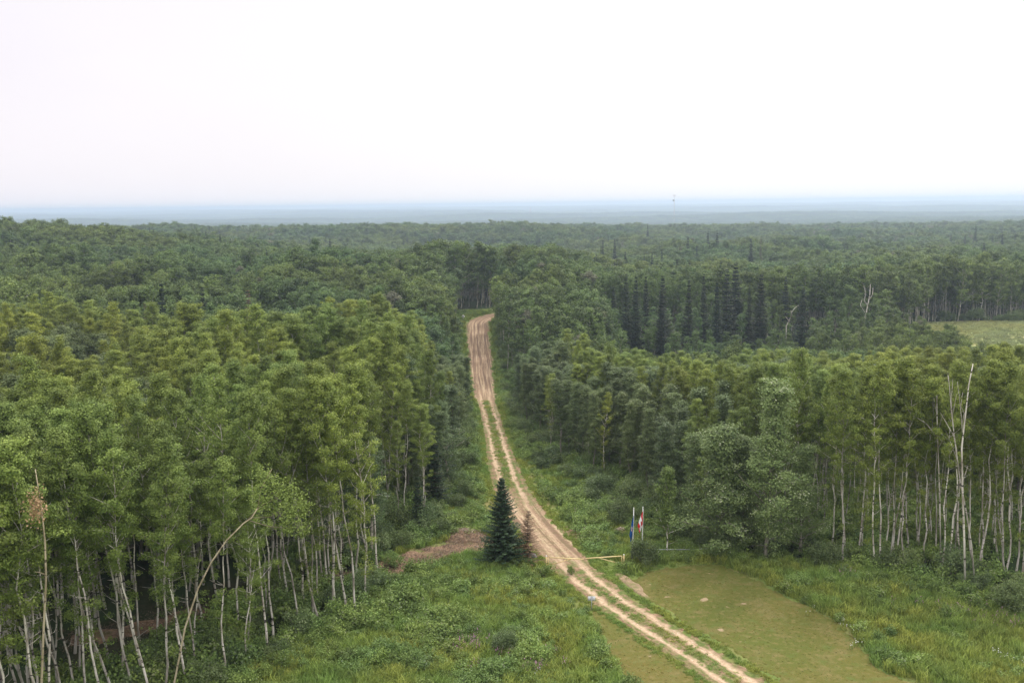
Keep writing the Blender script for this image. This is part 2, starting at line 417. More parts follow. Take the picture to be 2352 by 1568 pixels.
# faint second wheel track beside the lawn
def strip(name, line, hw, mtl, lift=.06, step=.6, nu=17, seed=0):
    c, s = resample(line, step)
    T = np.gradient(c, axis=0); T /= np.linalg.norm(T, axis=1)[:, None] + 1e-9; N = np.stack([T[:, 1], -T[:, 0]], 1)
    h = np.full(len(c), hw) if np.isscalar(hw) else np.interp(np.linspace(0, 1, len(c)), np.linspace(0, 1, len(hw)), hw)
    u = np.linspace(-1, 1, nu)[None] * h[:, None]
    X = c[:, 0][:, None] + N[:, 0][:, None] * u; Y = c[:, 1][:, None] + N[:, 1][:, None] * u
    n_ = vn(X * 2 + seed, Y * 2, 2.2)
    e = np.abs(u) / h[:, None]
    ends = np.minimum(s, s[-1] - s)[:, None]
    Z = gh(X, Y) + lift + .03 * n_ - .30 * sm((e + (n_ - .5) * .9 - .62) / .4) - .25 * sm((1.5 - ends) / 1.5)
    return grid_mesh(name, X, Y, Z, [mtl], {'u': u, 's': np.broadcast_to(s[:, None], X.shape)})
def dirt_material(name, a, b, c_):
    m, nt = mat(name); P = nd(nt, 'ShaderNodeNewGeometry').outputs['Position']
    n1 = noise(nt, P, 4.0, 5, .7); n2 = noise(nt, P, .5, 3)
    c = mix(nt, maprange(nt, n1, .35, .65), a, b); c = mix(nt, maprange(nt, n2, .52, .7), c, c_)
    out_bsdf(nt, c, .95, .05, n1, .8, .1); return m
M['redirt'] = dirt_material('reddish_earth', (.15, .090, .060), (.34, .23, .155), (.13, .125, .05))
tag(obj('path', strip('mulched_dirt_path', dirt_c, [2.6, 3.4, 3.5, 3.0, 2.4, 2.0, 1.8, 2.0, 1.8, 2.0], M['redirt'])), kind='structure')
side = Wl([(1412, 1308), (1432, 1324), (1452, 1342), (1474, 1362), (1500, 1386)])[:, :2]
tag(obj('side_path', strip('faint_wheel_track', side, [.3, .8, .7, .5, .3], dirt_material('sandy_track', (.20, .15, .09), (.40, .29, .19), (.14, .15, .05)), .10, .25, 13, 9)), kind='structure')
for k, (cx, cy, rx, ry, ang) in enumerate([(1345, 1222, 3.3, 3.4, .4), (1425, 1262, 1.2, 1.0, 0), (1408, 1238, 1.2, .9, .3)]):
    c = W(cx, cy)
    th = np.linspace(0, 2 * math.pi, 49)[None]; rr = np.linspace(0, 1, 12)[:, None]
    X = c[0] + rr * rx * np.cos(th + ang); Y = c[1] + rr * ry * np.sin(th + ang); n_ = vn(X * 3, Y * 3, 2.0); n_[:, -1] = n_[:, 0]
    Z = gh(X, Y) + .08 + .04 * n_ - .3 * sm((rr + (n_ - .5) * 1.1 - .6) / .4)
    tag(obj('bare_earth_ground', grid_mesh('bare_earth', X, Y, Z, [M['redirt']])), kind='structure')

# ------------------------------------------------------------------ lawn
def lawn_material():
    m, nt = mat('mown_lawn'); P = nd(nt, 'ShaderNodeNewGeometry').outputs['Position']
    n0 = noise(nt, P, .07, 4); n1 = noise(nt, P, .35, 4, .6); n3 = noise(nt, P, 9.0, 4, .7); n4 = noise(nt, P, .55, 2, .5)
    c = mix(nt, maprange(nt, n0, .38, .62), (.112, .118, .027), (.160, .122, .037))
    c = mix(nt, maprange(nt, n1, .50, .68), c, (.20, .15, .065))
    c = mix(nt, maprange(nt, n3, .35, .7), c, (.095, .115, .030))
    c = mix(nt, maprange(nt, n4, .70, .735), c, (.34, .255, .16)); c = mix(nt, maprange(nt, noise(nt, P, 1.6, 3, .6), .5, .72, 0, .7), c, (.22, .175, .075)); c = mix(nt, maprange(nt, noise(nt, P, .8, 3, .6), .55, .7, 0, .6), c, (.085, .13, .030))
    out_bsdf(nt, c, .95, .05, n3, .6, .05); return m
M['lawn'] = lawn_material()
for nm, P_ in (('lawn', LAWN_R), ('lawn_strip', LAWN_L)):
    x0, x1, y0, y1 = P_[:, 0].min() - 1, P_[:, 0].max() + 1, P_[:, 1].min() - 1, P_[:, 1].max() + 1
    X, Y = np.meshgrid(np.arange(x0, x1, .4), np.arange(y0, y1, .4))
    cl = np.vstack([P_, P_[:1]])
    dd = dist_line(X, Y, cl) * np.where(in_poly(X, Y, P_), 1, -1)
    Z = gh(X, Y) + .045 - .25 * sm((.5 - dd + (vn(X * 2, Y * 2, 1.6) - .5) * .9) / .9)
    keep = dd > -1.2
    a, b = X.shape; V = np.stack([X, Y, Z], -1).reshape(-1, 3)
    i = np.arange(a - 1)[:, None] * b; j = np.arange(b - 1)[None]
    Q = np.stack([i + j, i + j + 1, i + b + j + 1, i + b + j], -1).reshape(-1, 4)
    Q = Q[keep.ravel()[Q].all(1)]
    mb = MB(); mb.add(V, Q); tag(obj(nm, mb.mesh(nm, [M['lawn']], True)), kind='structure')

# ------------------------------------------------------------------ tree generators
def bend(rg, H, n, lean=.03, wob=.012):
    t = np.linspace(0, 1, n); a = rg.uniform(0, 6.28)
    w = np.cumsum(rg.normal(size=(n, 2)) * wob * H, axis=0); w -= w[0]
    x = np.cos(a) * lean * H * t ** 1.5 + w[:, 0] * .6; y = np.sin(a) * lean * H * t ** 1.5 + w[:, 1] * .6
    return np.stack([x, y, t * H], 1)
def aspen(seed, H=23., cb=.5, Rc=2.3, n_limb=24, ncl=5, nl=46, ls=.20, clr=.55, trunk_n=7, leafm=0, prof='aspen', r0=.115, dead=8, lowleaf=0):
    """returns (wood MB, crown MB)"""
    rg = np.random.default_rng(seed); wd = MB(); cr = MB()
    P = bend(rg, H * .97, 12, rg.uniform(.01, .04)); t = np.linspace(0, 1, 12)
    wd.tube(P, r0 * (1 - .86 * t) * (1 + .35 * np.exp(-t * 25)), trunk_n, 0, False)
    at = lambda q: np.array([np.interp(q, t, P[:, k]) for k in range(3)])
    Cs = []; Cv = []
    for i in range(n_limb):
        q = cb + (1 - cb) * ((i + rg.random()) / n_limb) ** .9; q = min(q, .985)
        k = (q - cb) / (1 - cb)
        if prof == 'aspen': w = (.62 + .75 * math.sin(math.pi * min(1, k * 1.05 + .08))) * (1 - .55 * k ** 3)
        elif prof == 'dome': w = math.sqrt(max(.05, 1 - (k * .98) ** 2.2)) * (.75 + .35 * k) * 1.1
        else: w = (1.15 - .95 * k) * (.75 + .35 * math.sin(k * 9 + seed))
        az = i * 2.4 + rg.normal() * .4; el = R(rg.uniform(18, 48) + 25 * k)
        Lb = Rc * w * rg.uniform(.65, 1.2)
        b0 = at(q); dr = np.array([math.cos(az) * math.cos(el), math.sin(az) * math.cos(el), math.sin(el)])
        sg = np.linspace(0, 1, 5)[:, None]
        B = b0 + dr * Lb * sg + np.array([0, 0, .12 * Lb]) * sg ** 2 + np.cumsum(rg.normal(size=(5, 3)) * .05 * Lb, 0) * sg
        if trunk_n > 4: wd.tube(B, np.linspace(.045, .012, 5) * (Rc / 2.3) * (1.25 - .5 * k), 3, 0, False)
        for c in range(ncl):
            u = .35 + .7 * (c + rg.random()) / ncl
            p = B[0] + (B[-1] - B[0]) * u + rg.normal(size=3) * np.array([.34, .34, .26]) * clr * 1.3
            Cs.append(p); Cv.append(rg.random())
    Cs.append(at(.99)); Cv.append(.7)
    for q in range(int(n_limb * ncl * .16)):
        p = at(cb + (1 - cb) * rg.random()) + rg.normal(size=3) * clr * .7; Cs.append(p); Cv.append(rg.random())
    for q in range(lowleaf):
        h = cb * rg.uniform(.35, 1.0); p = at(h) + rg.normal(size=3) * np.array([.6, .6, .25]); Cs.append(p); Cv.append(rg.random())
    for q in range(dead):
        b0 = at(rg.uniform(cb * .45, cb * 1.05)); az = rg.uniform(0, 6.28); l = rg.uniform(.5, 1.9)
        dr = np.array([math.cos(az), math.sin(az), rg.uniform(-.1, .7)]) * l
        wd.tube(np.array([b0, b0 + dr * .5 + rg.normal(size=3) * .06, b0 + dr + np.array([0, 0, .15])]), [.028, .018, .007], 3, 0, False)
    Cs = np.array(Cs); Cv = np.array(Cv)
    n = rg.poisson(nl, len(Cs)); idx = np.repeat(np.arange(len(Cs)), n)
    off = rg.normal(size=(len(idx), 3)); off /= np.linalg.norm(off, axis=1)[:, None]; off *= (rg.random(len(idx)) ** .45)[:, None]
    C = Cs[idx] + off * np.array([clr, clr, clr * .62])
    v = np.clip(.55 * Cv[idx] + .55 * rg.random(len(idx)) - .05, 0, 1)
    ax = C - np.stack([np.interp(C[:, 2], P[:, 2], P[:, 0]), np.interp(C[:, 2], P[:, 2], P[:, 1]), np.full(len(C), H * (cb + .35 * (1 - cb)))], 1); ax[:, 2] *= .35
    ax /= np.linalg.norm(ax, axis=1)[:, None] + 1e-9; o1 = off / (np.linalg.norm(off, axis=1)[:, None] + 1e-9)
    cr.leaves(C, ls, rg, att=v, dirs=ax * .7 + o1 * .6)
    return wd, cr
def spruce(seed, H=20., Rc=2.4, wh=34, br=9, seg=7, tw=.42, dens=1.0, trunk_n=7, low=.04, shape=1.0, tip=.16, r0=None):
    rg = np.random.default_rng(seed); wd = MB(); cr = MB()
    P = bend(rg, H, 8, .008, .002); t = np.linspace(0, 1, 8)
    wd.tube(P, (r0 or H * .009) * (1 - .95 * t), trunk_n, 0, False)
    C0 = []; D0 = []; S0 = []; VV = []
    for i in range(wh):
        k = (i + rg.random() * .6) / wh; h = low * H + (1 - low) * H * k * .99
        Lw = Rc * ((1 - k) ** shape * .93 + .05) * rg.uniform(.78, 1.15)
        nb = max(4, int(br * (.55 + .6 * (1 - k))))
        for b in range(nb):
            if rg.random() > dens: continue
            az = b * 6.283 / nb + i * 1.1 + rg.normal() * .22; Lb = Lw * rg.uniform(.65, 1.15)
            dr = np.array([math.cos(az), math.sin(az), 0.]); up = .45 * k - .12 - .28 * (1 - k)
            s_ = np.linspace(0, 1, seg + 1)[:, None]
            B = np.array([np.interp(h, P[:, 2], P[:, 0]), np.interp(h, P[:, 2], P[:, 1]), h]) + dr * Lb * s_ + np.array([0, 0, 1.]) * Lb * (up * s_ + .34 * s_ ** 2.2 * (1 - k * .5))
            if trunk_n > 4: wd.tube(B[:: max(1, seg // 3)], np.linspace(.034, .012, len(B[:: max(1, seg // 3)])) * max(.9, H / 15), 3, 0, False)
            sd = np.array([-dr[1], dr[0], 0]); bv = rg.random()
            for j in range(1, seg + 1):
                w = tw * (1.15 - .6 * j / seg) * (.5 + .5 * Lb / Rc)
                for sg in (-1, 1, 0):
                    d = (sd * sg * rg.uniform(.8, 1.15) + dr * rg.uniform(.4, .8)); d /= np.linalg.norm(d)
                    d = d + np.array([0, 0, rg.uniform(-.42, -.05) if sg else rg.uniform(-.7, .2)])
                    C0.append(B[j]); D0.append(d * w); S0.append(tip * w / tw * rg.uniform(.8, 1.3) + .02); VV.append(np.clip(.5 * bv + .5 * rg.random(), 0, 1))
    C0 = np.array(C0); D0 = np.array(D0); S0 = np.array(S0)[:, None]; N = len(C0)
    sdv = np.cross(D0, rg.normal(size=(N, 3)) * .35 + np.array([0, 0, 1.])); sdv /= np.linalg.norm(sdv, axis=1)[:, None] + 1e-9
    V = np.stack([C0 - sdv * S0 * .5, C0 + D0 * .6 - sdv * S0 * .5, C0 + D0, C0 + D0 * .5 + sdv * S0 * .55], 1)
    cr.add(V.reshape(-1, 3), np.arange(4 * N).reshape(-1, 4), np.repeat(VV, 4))
    return wd, cr
def bush(seed, w=1., h=1., n=700, ls=.10, stems=5, cl=16, lump=.45, wr=.012, flat=.3):
    rg = np.random.default_rng(seed); wd = MB(); cr = MB(); Cs = []
    for i in range(cl):
        a = rg.uniform(0, 6.28); r = w * rg.random() ** .5 * .85; z = h * (.25 + .72 * rg.random() * math.sqrt(max(.05, 1 - (r / w) ** 2 * .8)))
        Cs.append((r * math.cos(a), r * math.sin(a), z))
    Cs = np.array(Cs)
    for c in Cs[:stems]:
        wd.tube(np.array([[c[0] * .15, c[1] * .15, -.05], [c[0] * .6, c[1] * .6, c[2] * .6], c]), [wr * 1.6, wr, wr * .5], 3, 0, False)
    idx = rg.integers(0, cl, n); off = rg.normal(size=(n, 3)) * np.array([w, w, h * .7]) * lump * .45
    C = Cs[idx] + off; C[:, 2] = np.abs(C[:, 2]) + .02
    cv = rg.random(cl)
    cr.leaves(C, ls, rg, att=np.clip(.55 * cv[idx] + .5 * rg.random(n), 0, 1), flat=flat)
    return wd, cr
def grass(seed, r=.4, h=.7, n=55, w=.03, lean=.3, flower=None):
    rg = np.random.default_rng(seed); m = MB()
    a = rg.uniform(0, 6.28, n); rr = r * rg.random(n) ** .5; B = np.stack([rr * np.cos(a), rr * np.sin(a), np.zeros(n) - .03], 1)
    hh = h * rg.uniform(.55, 1.15, n); d = rg.normal(size=(n, 2)) * lean; d[:, 0] += .06
    mid = B + np.stack([d[:, 0] * hh * .3, d[:, 1] * hh * .3, hh * .6], 1); tip = B + np.stack([d[:, 0] * hh, d[:, 1] * hh, hh * .95], 1)
    s = rg.normal(size=(n, 3)); s[:, 2] = 0; s /= np.linalg.norm(s, axis=1)[:, None] + 1e-9; s *= w * .5
    v = rg.random(n)
    V = np.stack([B - s, B + s, mid + s * .9, mid - s * .9], 1).reshape(-1, 3); m.add(V, np.arange(4 * n).reshape(-1, 4), np.repeat(v, 4))
    V = np.stack([mid - s * .9, mid + s * .9, tip + s * .15, tip - s * .15], 1).reshape(-1, 3); m.add(V, np.arange(4 * n).reshape(-1, 4), np.repeat(np.clip(v + .15, 0, 1), 4))
    if flower:
        k = flower[0]; C = []
        for q in range(k):
            b = B[q]; 
            for e in range(flower[1]): C.append(tip[q] * [1, 1, 1] + np.array([0, 0, flower[3] * e]) + rg.normal(size=3) * .02)
        m.leaves(np.array(C), flower[2], rg, mi=1, flat=.4)
    return m

# ------------------------------------------------------------------ scatter (stuff only)
def scatter(name, pts, rot, scl, idx, protos, label=None, cat=None):
    """one 'stuff' object: points carrying rotation, scale and which plant stands there"""
    n = len(pts)
    me = bpy.data.meshes.new(name); me.vertices.add(n); me.vertices.foreach_set('co', np.asarray(pts, np.float32).ravel())
    a = me.attributes.new('rot', 'FLOAT_VECTOR', 'POINT'); a.data.foreach_set('vector', np.asarray(rot, np.float32).ravel())
    a = me.attributes.new('scl', 'FLOAT_VECTOR', 'POINT'); a.data.foreach_set('vector', np.asarray(scl, np.float32).ravel())
    a = me.attributes.new('idx', 'INT', 'POINT'); a.data.foreach_set('value', np.asarray(idx, np.int32))
    o = obj(name, me)
    pc = bpy.data.collections.new(name + '_plants')
    for i, pm in enumerate(protos):
        po = bpy.data.objects.new('%s_plant_%02d' % (name, i), pm); pc.objects.link(po)
    g = bpy.data.node_groups.new(name + '_scatter', 'GeometryNodeTree')
    g.interface.new_socket('Geometry', in_out='INPUT', socket_type='NodeSocketGeometry'); g.interface.new_socket('Geometry', in_out='OUTPUT', socket_type='NodeSocketGeometry')
    gi = g.nodes.new('NodeGroupInput'); go = g.nodes.new('NodeGroupOutput'); ip = g.nodes.new('GeometryNodeInstanceOnPoints'); ci = g.nodes.new('GeometryNodeCollectionInfo')
    ci.inputs['Collection'].default_value = pc; ci.inputs['Separate Children'].default_value = True; ci.inputs['Reset Children'].default_value = True
    ip.inputs['Pick Instance'].default_value = True
    def na(nm, ty):
        q = g.nodes.new('GeometryNodeInputNamedAttribute'); q.data_type = ty; q.inputs[0].default_value = nm; return q.outputs[0]
    g.links.new(gi.outputs[0], ip.inputs['Points']); g.links.new(ci.outputs[0], ip.inputs['Instance'])
    g.links.new(na('idx', 'INT'), ip.inputs['Instance Index']); g.links.new(na('rot', 'FLOAT_VECTOR'), ip.inputs['Rotation']); g.links.new(na('scl', 'FLOAT_VECTOR'), ip.inputs['Scale'])
    g.links.new(ip.outputs[0], go.inputs[0])
    md = o.modifiers.new('scatter', 'NODES'); md.node_group = g
    return tag(o, label, cat, None, 'stuff')
def joined(wd, cr, name, mw, ml):
    m = MB(); 
    for V, Q, A in zip(wd.v, wd.f, wd.a): pass
    off = wd.n
    m.v = wd.v + cr.v; m.f = wd.f + [q + off for q in cr.f]; m.a = wd.a + cr.a
    m.m = [np.zeros_like(q) for q in wd.m] + [np.ones_like(q) for q in cr.m]; m.n = wd.n + cr.n
    return m.mesh(name, [mw, ml])
def rz(n, tilt=.03):
    return np.stack([rng.normal(size=n) * tilt, rng.normal(size=n) * tilt, rng.uniform(0, 6.283, n)], 1)
def sc3(s, j=.12):
    n = len(s); return np.stack([s * rng.uniform(1 - j, 1 + j, n), s * rng.uniform(1 - j, 1 + j, n), s], 1)
def jgrid(x0, x1, y0, y1, cell, jit=.42, rot=.5):
    d = max(x1 - x0, y1 - y0) * .75 + cell; cx, cy = (x0 + x1) / 2, (y0 + y1) / 2
    g = np.arange(-d, d, cell); X, Y = np.meshgrid(g, g)
    X = X + rng.uniform(-jit, jit, X.shape) * cell; Y = Y + rng.uniform(-jit, jit, Y.shape) * cell
    c, s = math.cos(rot), math.sin(rot); X, Y = cx + c * X - s * Y, cy + s * X + c * Y
    X, Y = X.ravel(), Y.ravel(); k = (X > x0) & (X < x1) & (Y > y0) & (Y < y1); return X[k], Y[k]
def wedge(x, y, m=26, k=.60): return np.abs(x) < k * y + m

# ------------------------------------------------------------------ proto trees
ASP = []
for i in range(10):
    H = 23.5 + (i % 4) * .7
    wd, cr = aspen(100 + i, H, [.50, .60, .42, .64, .52, .38, .58, .46, .55, .66][i], [2.2, 2.0, 2.5, 1.9, 2.3, 2.6, 2.1, 2.4, 2.0, 1.8][i], 24, 5, 84, .150, .60, dead=9, lowleaf=[3, 6, 9, 2, 8, 10, 4, 3, 8, 1][i])
    ASP.append((wd.mesh('aspen_trunk', [M['bark']]), cr.mesh('aspen_crown', [M['aspen']]), H, joined(wd, cr, 'aspen_whole', M['bark'], M['aspen'])))
POP = []
for i in range(5):
    H = 20. + i * .6
    wd, cr = aspen(200 + i, H, [.16, .22, .12, .2, .26][i], [3.1, 2.7, 3.3, 2.9, 2.6][i], 34, 6, 62, .160, .70, leafm=0, prof='cone', r0=.17, dead=3)
    POP.append((wd.mesh('poplar_trunk', [M['bark_grey']]), cr.mesh('poplar_crown', [M['poplar']]), H, joined(wd, cr, 'poplar_whole', M['bark_grey'], M['poplar'])))
# middle distance: fuller, rounder crowns, bigger leaf faces
MID = []
for i in range(12):
    H = 19.
    big = i >= 7
    wd, cr = aspen(300 + i, H, [.42, .5, .36, .45, .3, .52, .4, .34, .3, .38, .28, .42][i], [3.0, 2.6, 3.4, 2.8, 3.6, 2.3, 3.1, 4.4, 4.0, 4.8, 4.2, 3.8][i], 26 if big else 17, 5, 26, .36, 1.05 if big else .85, trunk_n=5, prof='aspen' if i in (1, 5) else 'dome', dead=3)
    MID.append(joined(wd, cr, 'mid_tree', M['bark'], M['aspen_far']))
SPR = [spruce(400 + i, 20., [3.3, 2.8, 3.7, 3.0][i], 40, 10, 6, .62, .97, 5, [.05, .08, .04, .1][i], [1.05, .92, 1.15, 1.0][i], .5) for i in range(4)]
SPRM = [(w.mesh('spruce_trunk', [M['bark_dark']]), c.mesh('spruce_crown', [M['spruce_far']]), 20.) for w, c in SPR]
SPRJ = [joined(w, c, 'spruce_whole', M['bark_dark'], M['spruce_far']) for w, c in SPR]
# far clumps: patches of canopy, 40 m square, made of many small crowns
FAR = []
for i in range(5):
    rg = np.random.default_rng(500 + i); m = MB()
    for q in range(60):
        x, y = rg.uniform(-22, 22, 2); h = rg.uniform(14, 20); r = rg.uniform(2.2, 3.8)
        n = 60; th = rg.uniform(0, 6.28, n); ph = np.arccos(rg.uniform(-.1, 1, n))
        if rg.random() < .10:
            h = rg.uniform(19, 25); zz = rg.random(n) ** .7; C = np.stack([x + 1.6 * (1 - zz) * np.cos(th), y + 1.6 * (1 - zz) * np.sin(th), h * (.4 + .6 * zz)], 1); m.leaves(C, 1.0, rg, att=rg.random(n) * .2)
        else:
            C = np.stack([x + r * np.sin(ph) * np.cos(th), y + r * np.sin(ph) * np.sin(th), h - r * 1.2 + r * 1.3 * np.cos(ph)], 1); m.leaves(C, 1.5, rg, att=np.clip(rg.random() * .6 + rg.random(n) * .4, 0, 1))
    FAR.append(m.mesh('far_patch', [M['aspen_far']]))

# ------------------------------------------------------------------ individual trees
ORD = ['', 'first', 'second', 'third', 'fourth', 'fifth', 'sixth', 'seventh', 'eighth', 'ninth', 'tenth', 'eleventh', 'twelfth', 'thirteenth', 'fourteenth', 'fifteenth', 'sixteenth', 'seventeenth', 'eighteenth', 'nineteenth', 'twentieth']
def ordw(n):
    tens = {2: 'twenty', 3: 'thirty', 4: 'forty', 5: 'fifty', 6: 'sixty', 7: 'seventy', 8: 'eighty', 9: 'ninety'}
    if n <= 20: return ORD[n]
    if n % 10 == 0: return tens[n // 10][:-1] + 'ieth'
    return tens[n // 10] + '-' + ORD[n % 10]
used = []
def tree(kind, meshes, x, y, H, label, cat, group=None, rot=(0, 0, 0), H0=20., wx=1.0, zoff=-.1):
    s = H / H0
    o = thing(kind, label, cat, (x, y, float(gh(x, y)) + zoff), rot, group, (s * wx, s * wx, s))
    obj('trunk', meshes[0], o); obj('crown', meshes[1], o); used.append((x, y)); return o
def lean_rot(px0, py0, px1, py1, yaw):
    """tilt about the view axis so that the trunk leans as seen (pixels of the photo at 1024 wide)"""
    a = math.atan2(px1 - px0, py0 - py1)
    v = (px0 - CX) / F * math.sin(PITCH) * 0.35 - ROLL*0
    q = Matrix.Rotation(a * .92, 4, 'Y') @ Matrix.Rotation(yaw, 4, 'Z')
    return q.to_euler()
def front(z, sc, ox, oy, items, base_list, stand):
    res = []
    for it in items:
        x0, y0, x1, y1 = it[:4]
        px0, py0, px1, py1 = (x0 / sc + ox) / 4, (y0 / sc + oy) / 4, (x1 / sc + ox) / 4, (y1 / sc + oy) / 4
        if py0 > 680:     # trunk runs out of the picture: carry it on downwards
            e = it[4] if len(it) > 4 else 30
            k = e / max(1, (py0 - py1)); px0 += (px0 - px1) * k; py0 += e
        p = ray([px0], [py0])[0]; res.append((px0, py0, px1, py1, p))
    return res
LZ1 = front(0, 1.386, 0, 1600, [(45, 1568, -20, 1150, 45), (95, 1568, 68, 1050, 20), (155, 1568, 90, 1300, 35), (160, 1560, 135, 1000, 8), (215, 1568, 150, 1250, 12), (235, 1568, 252, 790, 45), (325, 1568, 262, 1000, 30),
     (268, 1568, 225, 950, 5), (340, 1568, 325, 900, 2), (425, 1568, 325, 930, 22), (415, 1400, 430, 1100), (555, 1568, 400, 680, 38), (622, 1568, 440, 760, 18), (605, 1500, 550, 770), (685, 1568, 665, 830, 6),
     (746, 1568, 690, 740, 14), (790, 1568, 745, 1000, 2), (832, 1568, 705, 600, 20), (872, 1400, 832, 500), (925, 1568, 912, 600, 28), (1042, 1500, 965, 650), (1210, 1120, 1172, 480), (1322, 1290, 1268, 560), (20, 1330, 25, 950), (60, 1400, 45, 1100), (480, 1560, 470, 1150), (700,1500,655,900),(1120,1290,1070,700)], None, 'left')
LZ2 = front(0, 1.386, 1000, 1600, [(95, 1400, 55, 700), (131, 1330, 115, 850), (273, 1290, 165, 700), (302, 1165, 280, 790), (350, 1200, 320, 620), (388, 1240, 220, 500), (400, 1030, 388, 590), (425, 1060, 412, 590), (450, 1190, 435, 560),
     (460, 1030, 432, 570), (473, 1150, 472, 560), (540, 1215, 492, 470), (590, 1200, 560, 400), (598, 1010, 595, 480), (637, 1120, 625, 400), (667, 1000, 650, 400), (707, 970, 700, 300), (230, 1150, 205, 880), (185, 1070, 175, 820), (335,1060,320,700), (520,1090,515,700)], None, 'left')
RZ1 = front(0, 1.4254, 2500, 1300, [(980, 1245, 984, 560), (1180, 1255, 1165, 850), (1240, 1370, 1225, 640), (1256, 1310, 1250, 1000), (1336, 1325, 1312, 620), (1350, 1310, 1345, 1000), (1420, 1390, 1398, 560), (1450, 1385, 1442, 650),
     (1506, 1360, 1475, 620), (1536, 1350, 1527, 600), (1551, 1335, 1560, 900), (1583, 1385, 1590, 900), (1678, 1305, 1642, 680), (1708, 1345, 1702, 610), (1722, 1240, 1718, 700), (1750, 1250, 1748, 800), (1778, 1330, 1762, 900), (1808, 1415, 1785, 480),
     (1834, 1400, 1855, 620), (1872, 1320, 1868, 800), (1970, 1400, 1958, 800), (2020, 1400, 2035, 580), (2033, 1385, 2068, 620), (2063, 1200, 2060, 800), (2165, 1430, 2152, 620), (2172, 1400, 2185, 540), (2230, 1400, 2242, 660),
     (2246, 1250, 2262, 700), (2105, 1300, 2110, 700), (1610,1300,1607,800), (2140,1280,2130,760), (2265,1450,2275,700),(1920,1380,1905,820)], None, 'right')
yw = 0
def add_front(lst, stand, H):
    global yw
    lst = sorted(lst, key=lambda q: q[0] )
    for i, (a, b, c, d, p) in enumerate(lst):
        k = (i * 7 + (3 if stand == 'left' else 0)) % 10; yw += 2.39
        h = H + (rng.random() - .5) * 2.6
        mv = (c - a) / max(1, b - d)
        look = 'leaning left' if mv < -.12 else 'leaning right' if mv > .05 else 'standing upright'
        if stand == 'left' and abs(a*4*1.386 - 0) < 0: pass
        lab = '%s pale trunk from the left along the front edge of the %s stand, %s' % (ordw(i + 1), stand, look)
        tree('aspen', ASP[k], p[0], p[1], h, lab, 'aspen', 'pale trunked aspens along the front edge of the %s stand' % stand, lean_rot(a, b, c, d, yw), ASP[k][2], .95)
add_front(LZ1 + LZ2, 'left', 24.0)
add_front(RZ1, 'right', 22.4)
n_front = len(LZ1) + len(LZ2) + len(RZ1)

# big silvery poplars and the sapling right of the flagpoles
SIL = []
for i, (H, Rc, cbv) in enumerate([(21, 4.2, .10), (15, 3.9, .06), (17, 3.4, .10), (9.5, 2.1, .22)]):
    wd, cr = aspen(250 + i, H, cbv, Rc, 50, 7, 74 if i < 3 else 26, .16, .82 if i < 3 else .45, prof='cone', r0=.19 if i < 3 else .09, dead=2)
    SIL.append((wd.mesh('poplar_trunk', [M['bark_grey'] if i < 3 else M['bark']]), cr.mesh('poplar_crown', [M['silver'] if i != 3 else M['shrub']]), H))
def polytree(k, px, py, H, lab, name='balsam_poplar', cat='poplar', wx=1., yaw=0.):
    p = W(px, py); return tree(name, SIL[k], p[0], p[1], H, lab, cat, None, (0, R(1), yaw), SIL[k][2], wx)
polytree(0, 1758, 1288, 20.6, 'tall silvery poplar whose pale leafed top stands out before the right stand', wx=1.3)
polytree(1, 1652, 1272, 14.8, 'broad bushy poplar standing left of the tall silvery poplar', wx=1.45, yaw=2.)
polytree(2, 1700, 1262, 13.5, 'shorter grey green poplar between the broad poplar and the tall silvery one', wx=1.35, yaw=4.)
polytree(1, 1838, 1268, 12.5, 'dark leafy poplar at the right foot of the tall silvery poplar', wx=1.15, yaw=1.)
polytree(2, 1600, 1225, 12.5, 'rounded poplar at the left end of the silvery group', wx=1.3, yaw=5.)
polytree(3, 1532, 1270, 10.4, 'slender light green sapling right of the flagpoles with a thin pale trunk', 'aspen_sapling', 'sapling', .95)

# broken leaning trunk at the left, forked bare trunks at the right
def bare(name, label, cat, paths, mats, leaves=None, loc=None, group=None):
    o = thing(name, label, cat, loc, (0, 0, 0), group)
    m = MB()
    P, r = paths[0]; m.tube(P, r, 8, 0, True); obj('trunk', m.mesh('bare_trunk', mats, True), o)
    if len(paths) > 1:
        for P, r in paths[1:]:
            m = MB(); m.tube(P, r, 5, 0, True); obj('branch', m.mesh('bare_branch', mats, True), o)
    if leaves is not None: obj('crown', leaves, o)
    return o
def at_depth(px, py, Y):                                    # world point seen at px,py (overview) on the plane y = Y
    d = np.array([(px * K - CX) / F, -(py * K - CY) / F, -1.]) @ RMn.T; t = Y / d[1]; return np.array([0, 0, CAMZ]) + t * d
b0 = W(385, 1640)
Yb = b0[1]
pts = [(385, 1640), (400, 1568), (425, 1440), (455, 1350), (485, 1290), (520, 1240), (560, 1200), (578, 1188), (592, 1165)]
PP = np.array([at_depth(a, b, Yb + 2.2 * i / 8 * 2) for i, (a, b) in enumerate(pts)]); PP[0] = b0; base = PP[0].copy()
PL = PP - base
def rel(lst, Y): return np.array([at_depth(a, b, Y) for a, b in lst]) - base
rg = np.random.default_rng(77); lm = MB()
Cl = np.concatenate([rel([q], Yb + 4.6 + rg.normal() * .6)[0] + rg.normal(size=(n_, 3)) * [w_, w_ * .8, h_] for q, n_, w_, h_ in [((600, 1085), 200, .45, .4), ((622, 1100), 260, .55, .4), ((645, 1120), 380, .75, .38), ((612, 1140), 240, .6, .32), ((672, 1145), 300, .6, .35), ((640, 1165), 300, .7, .32),
    ((665, 1185), 320, .6, .4), ((690, 1210), 240, .45, .4), ((655, 1215), 140, .4, .3), ((700, 1160), 140, .4, .3), ((590, 1120), 160, .4, .35)]])
lm.leaves(Cl, .16, rg, att=.3 + .7 * rg.random(len(Cl)))
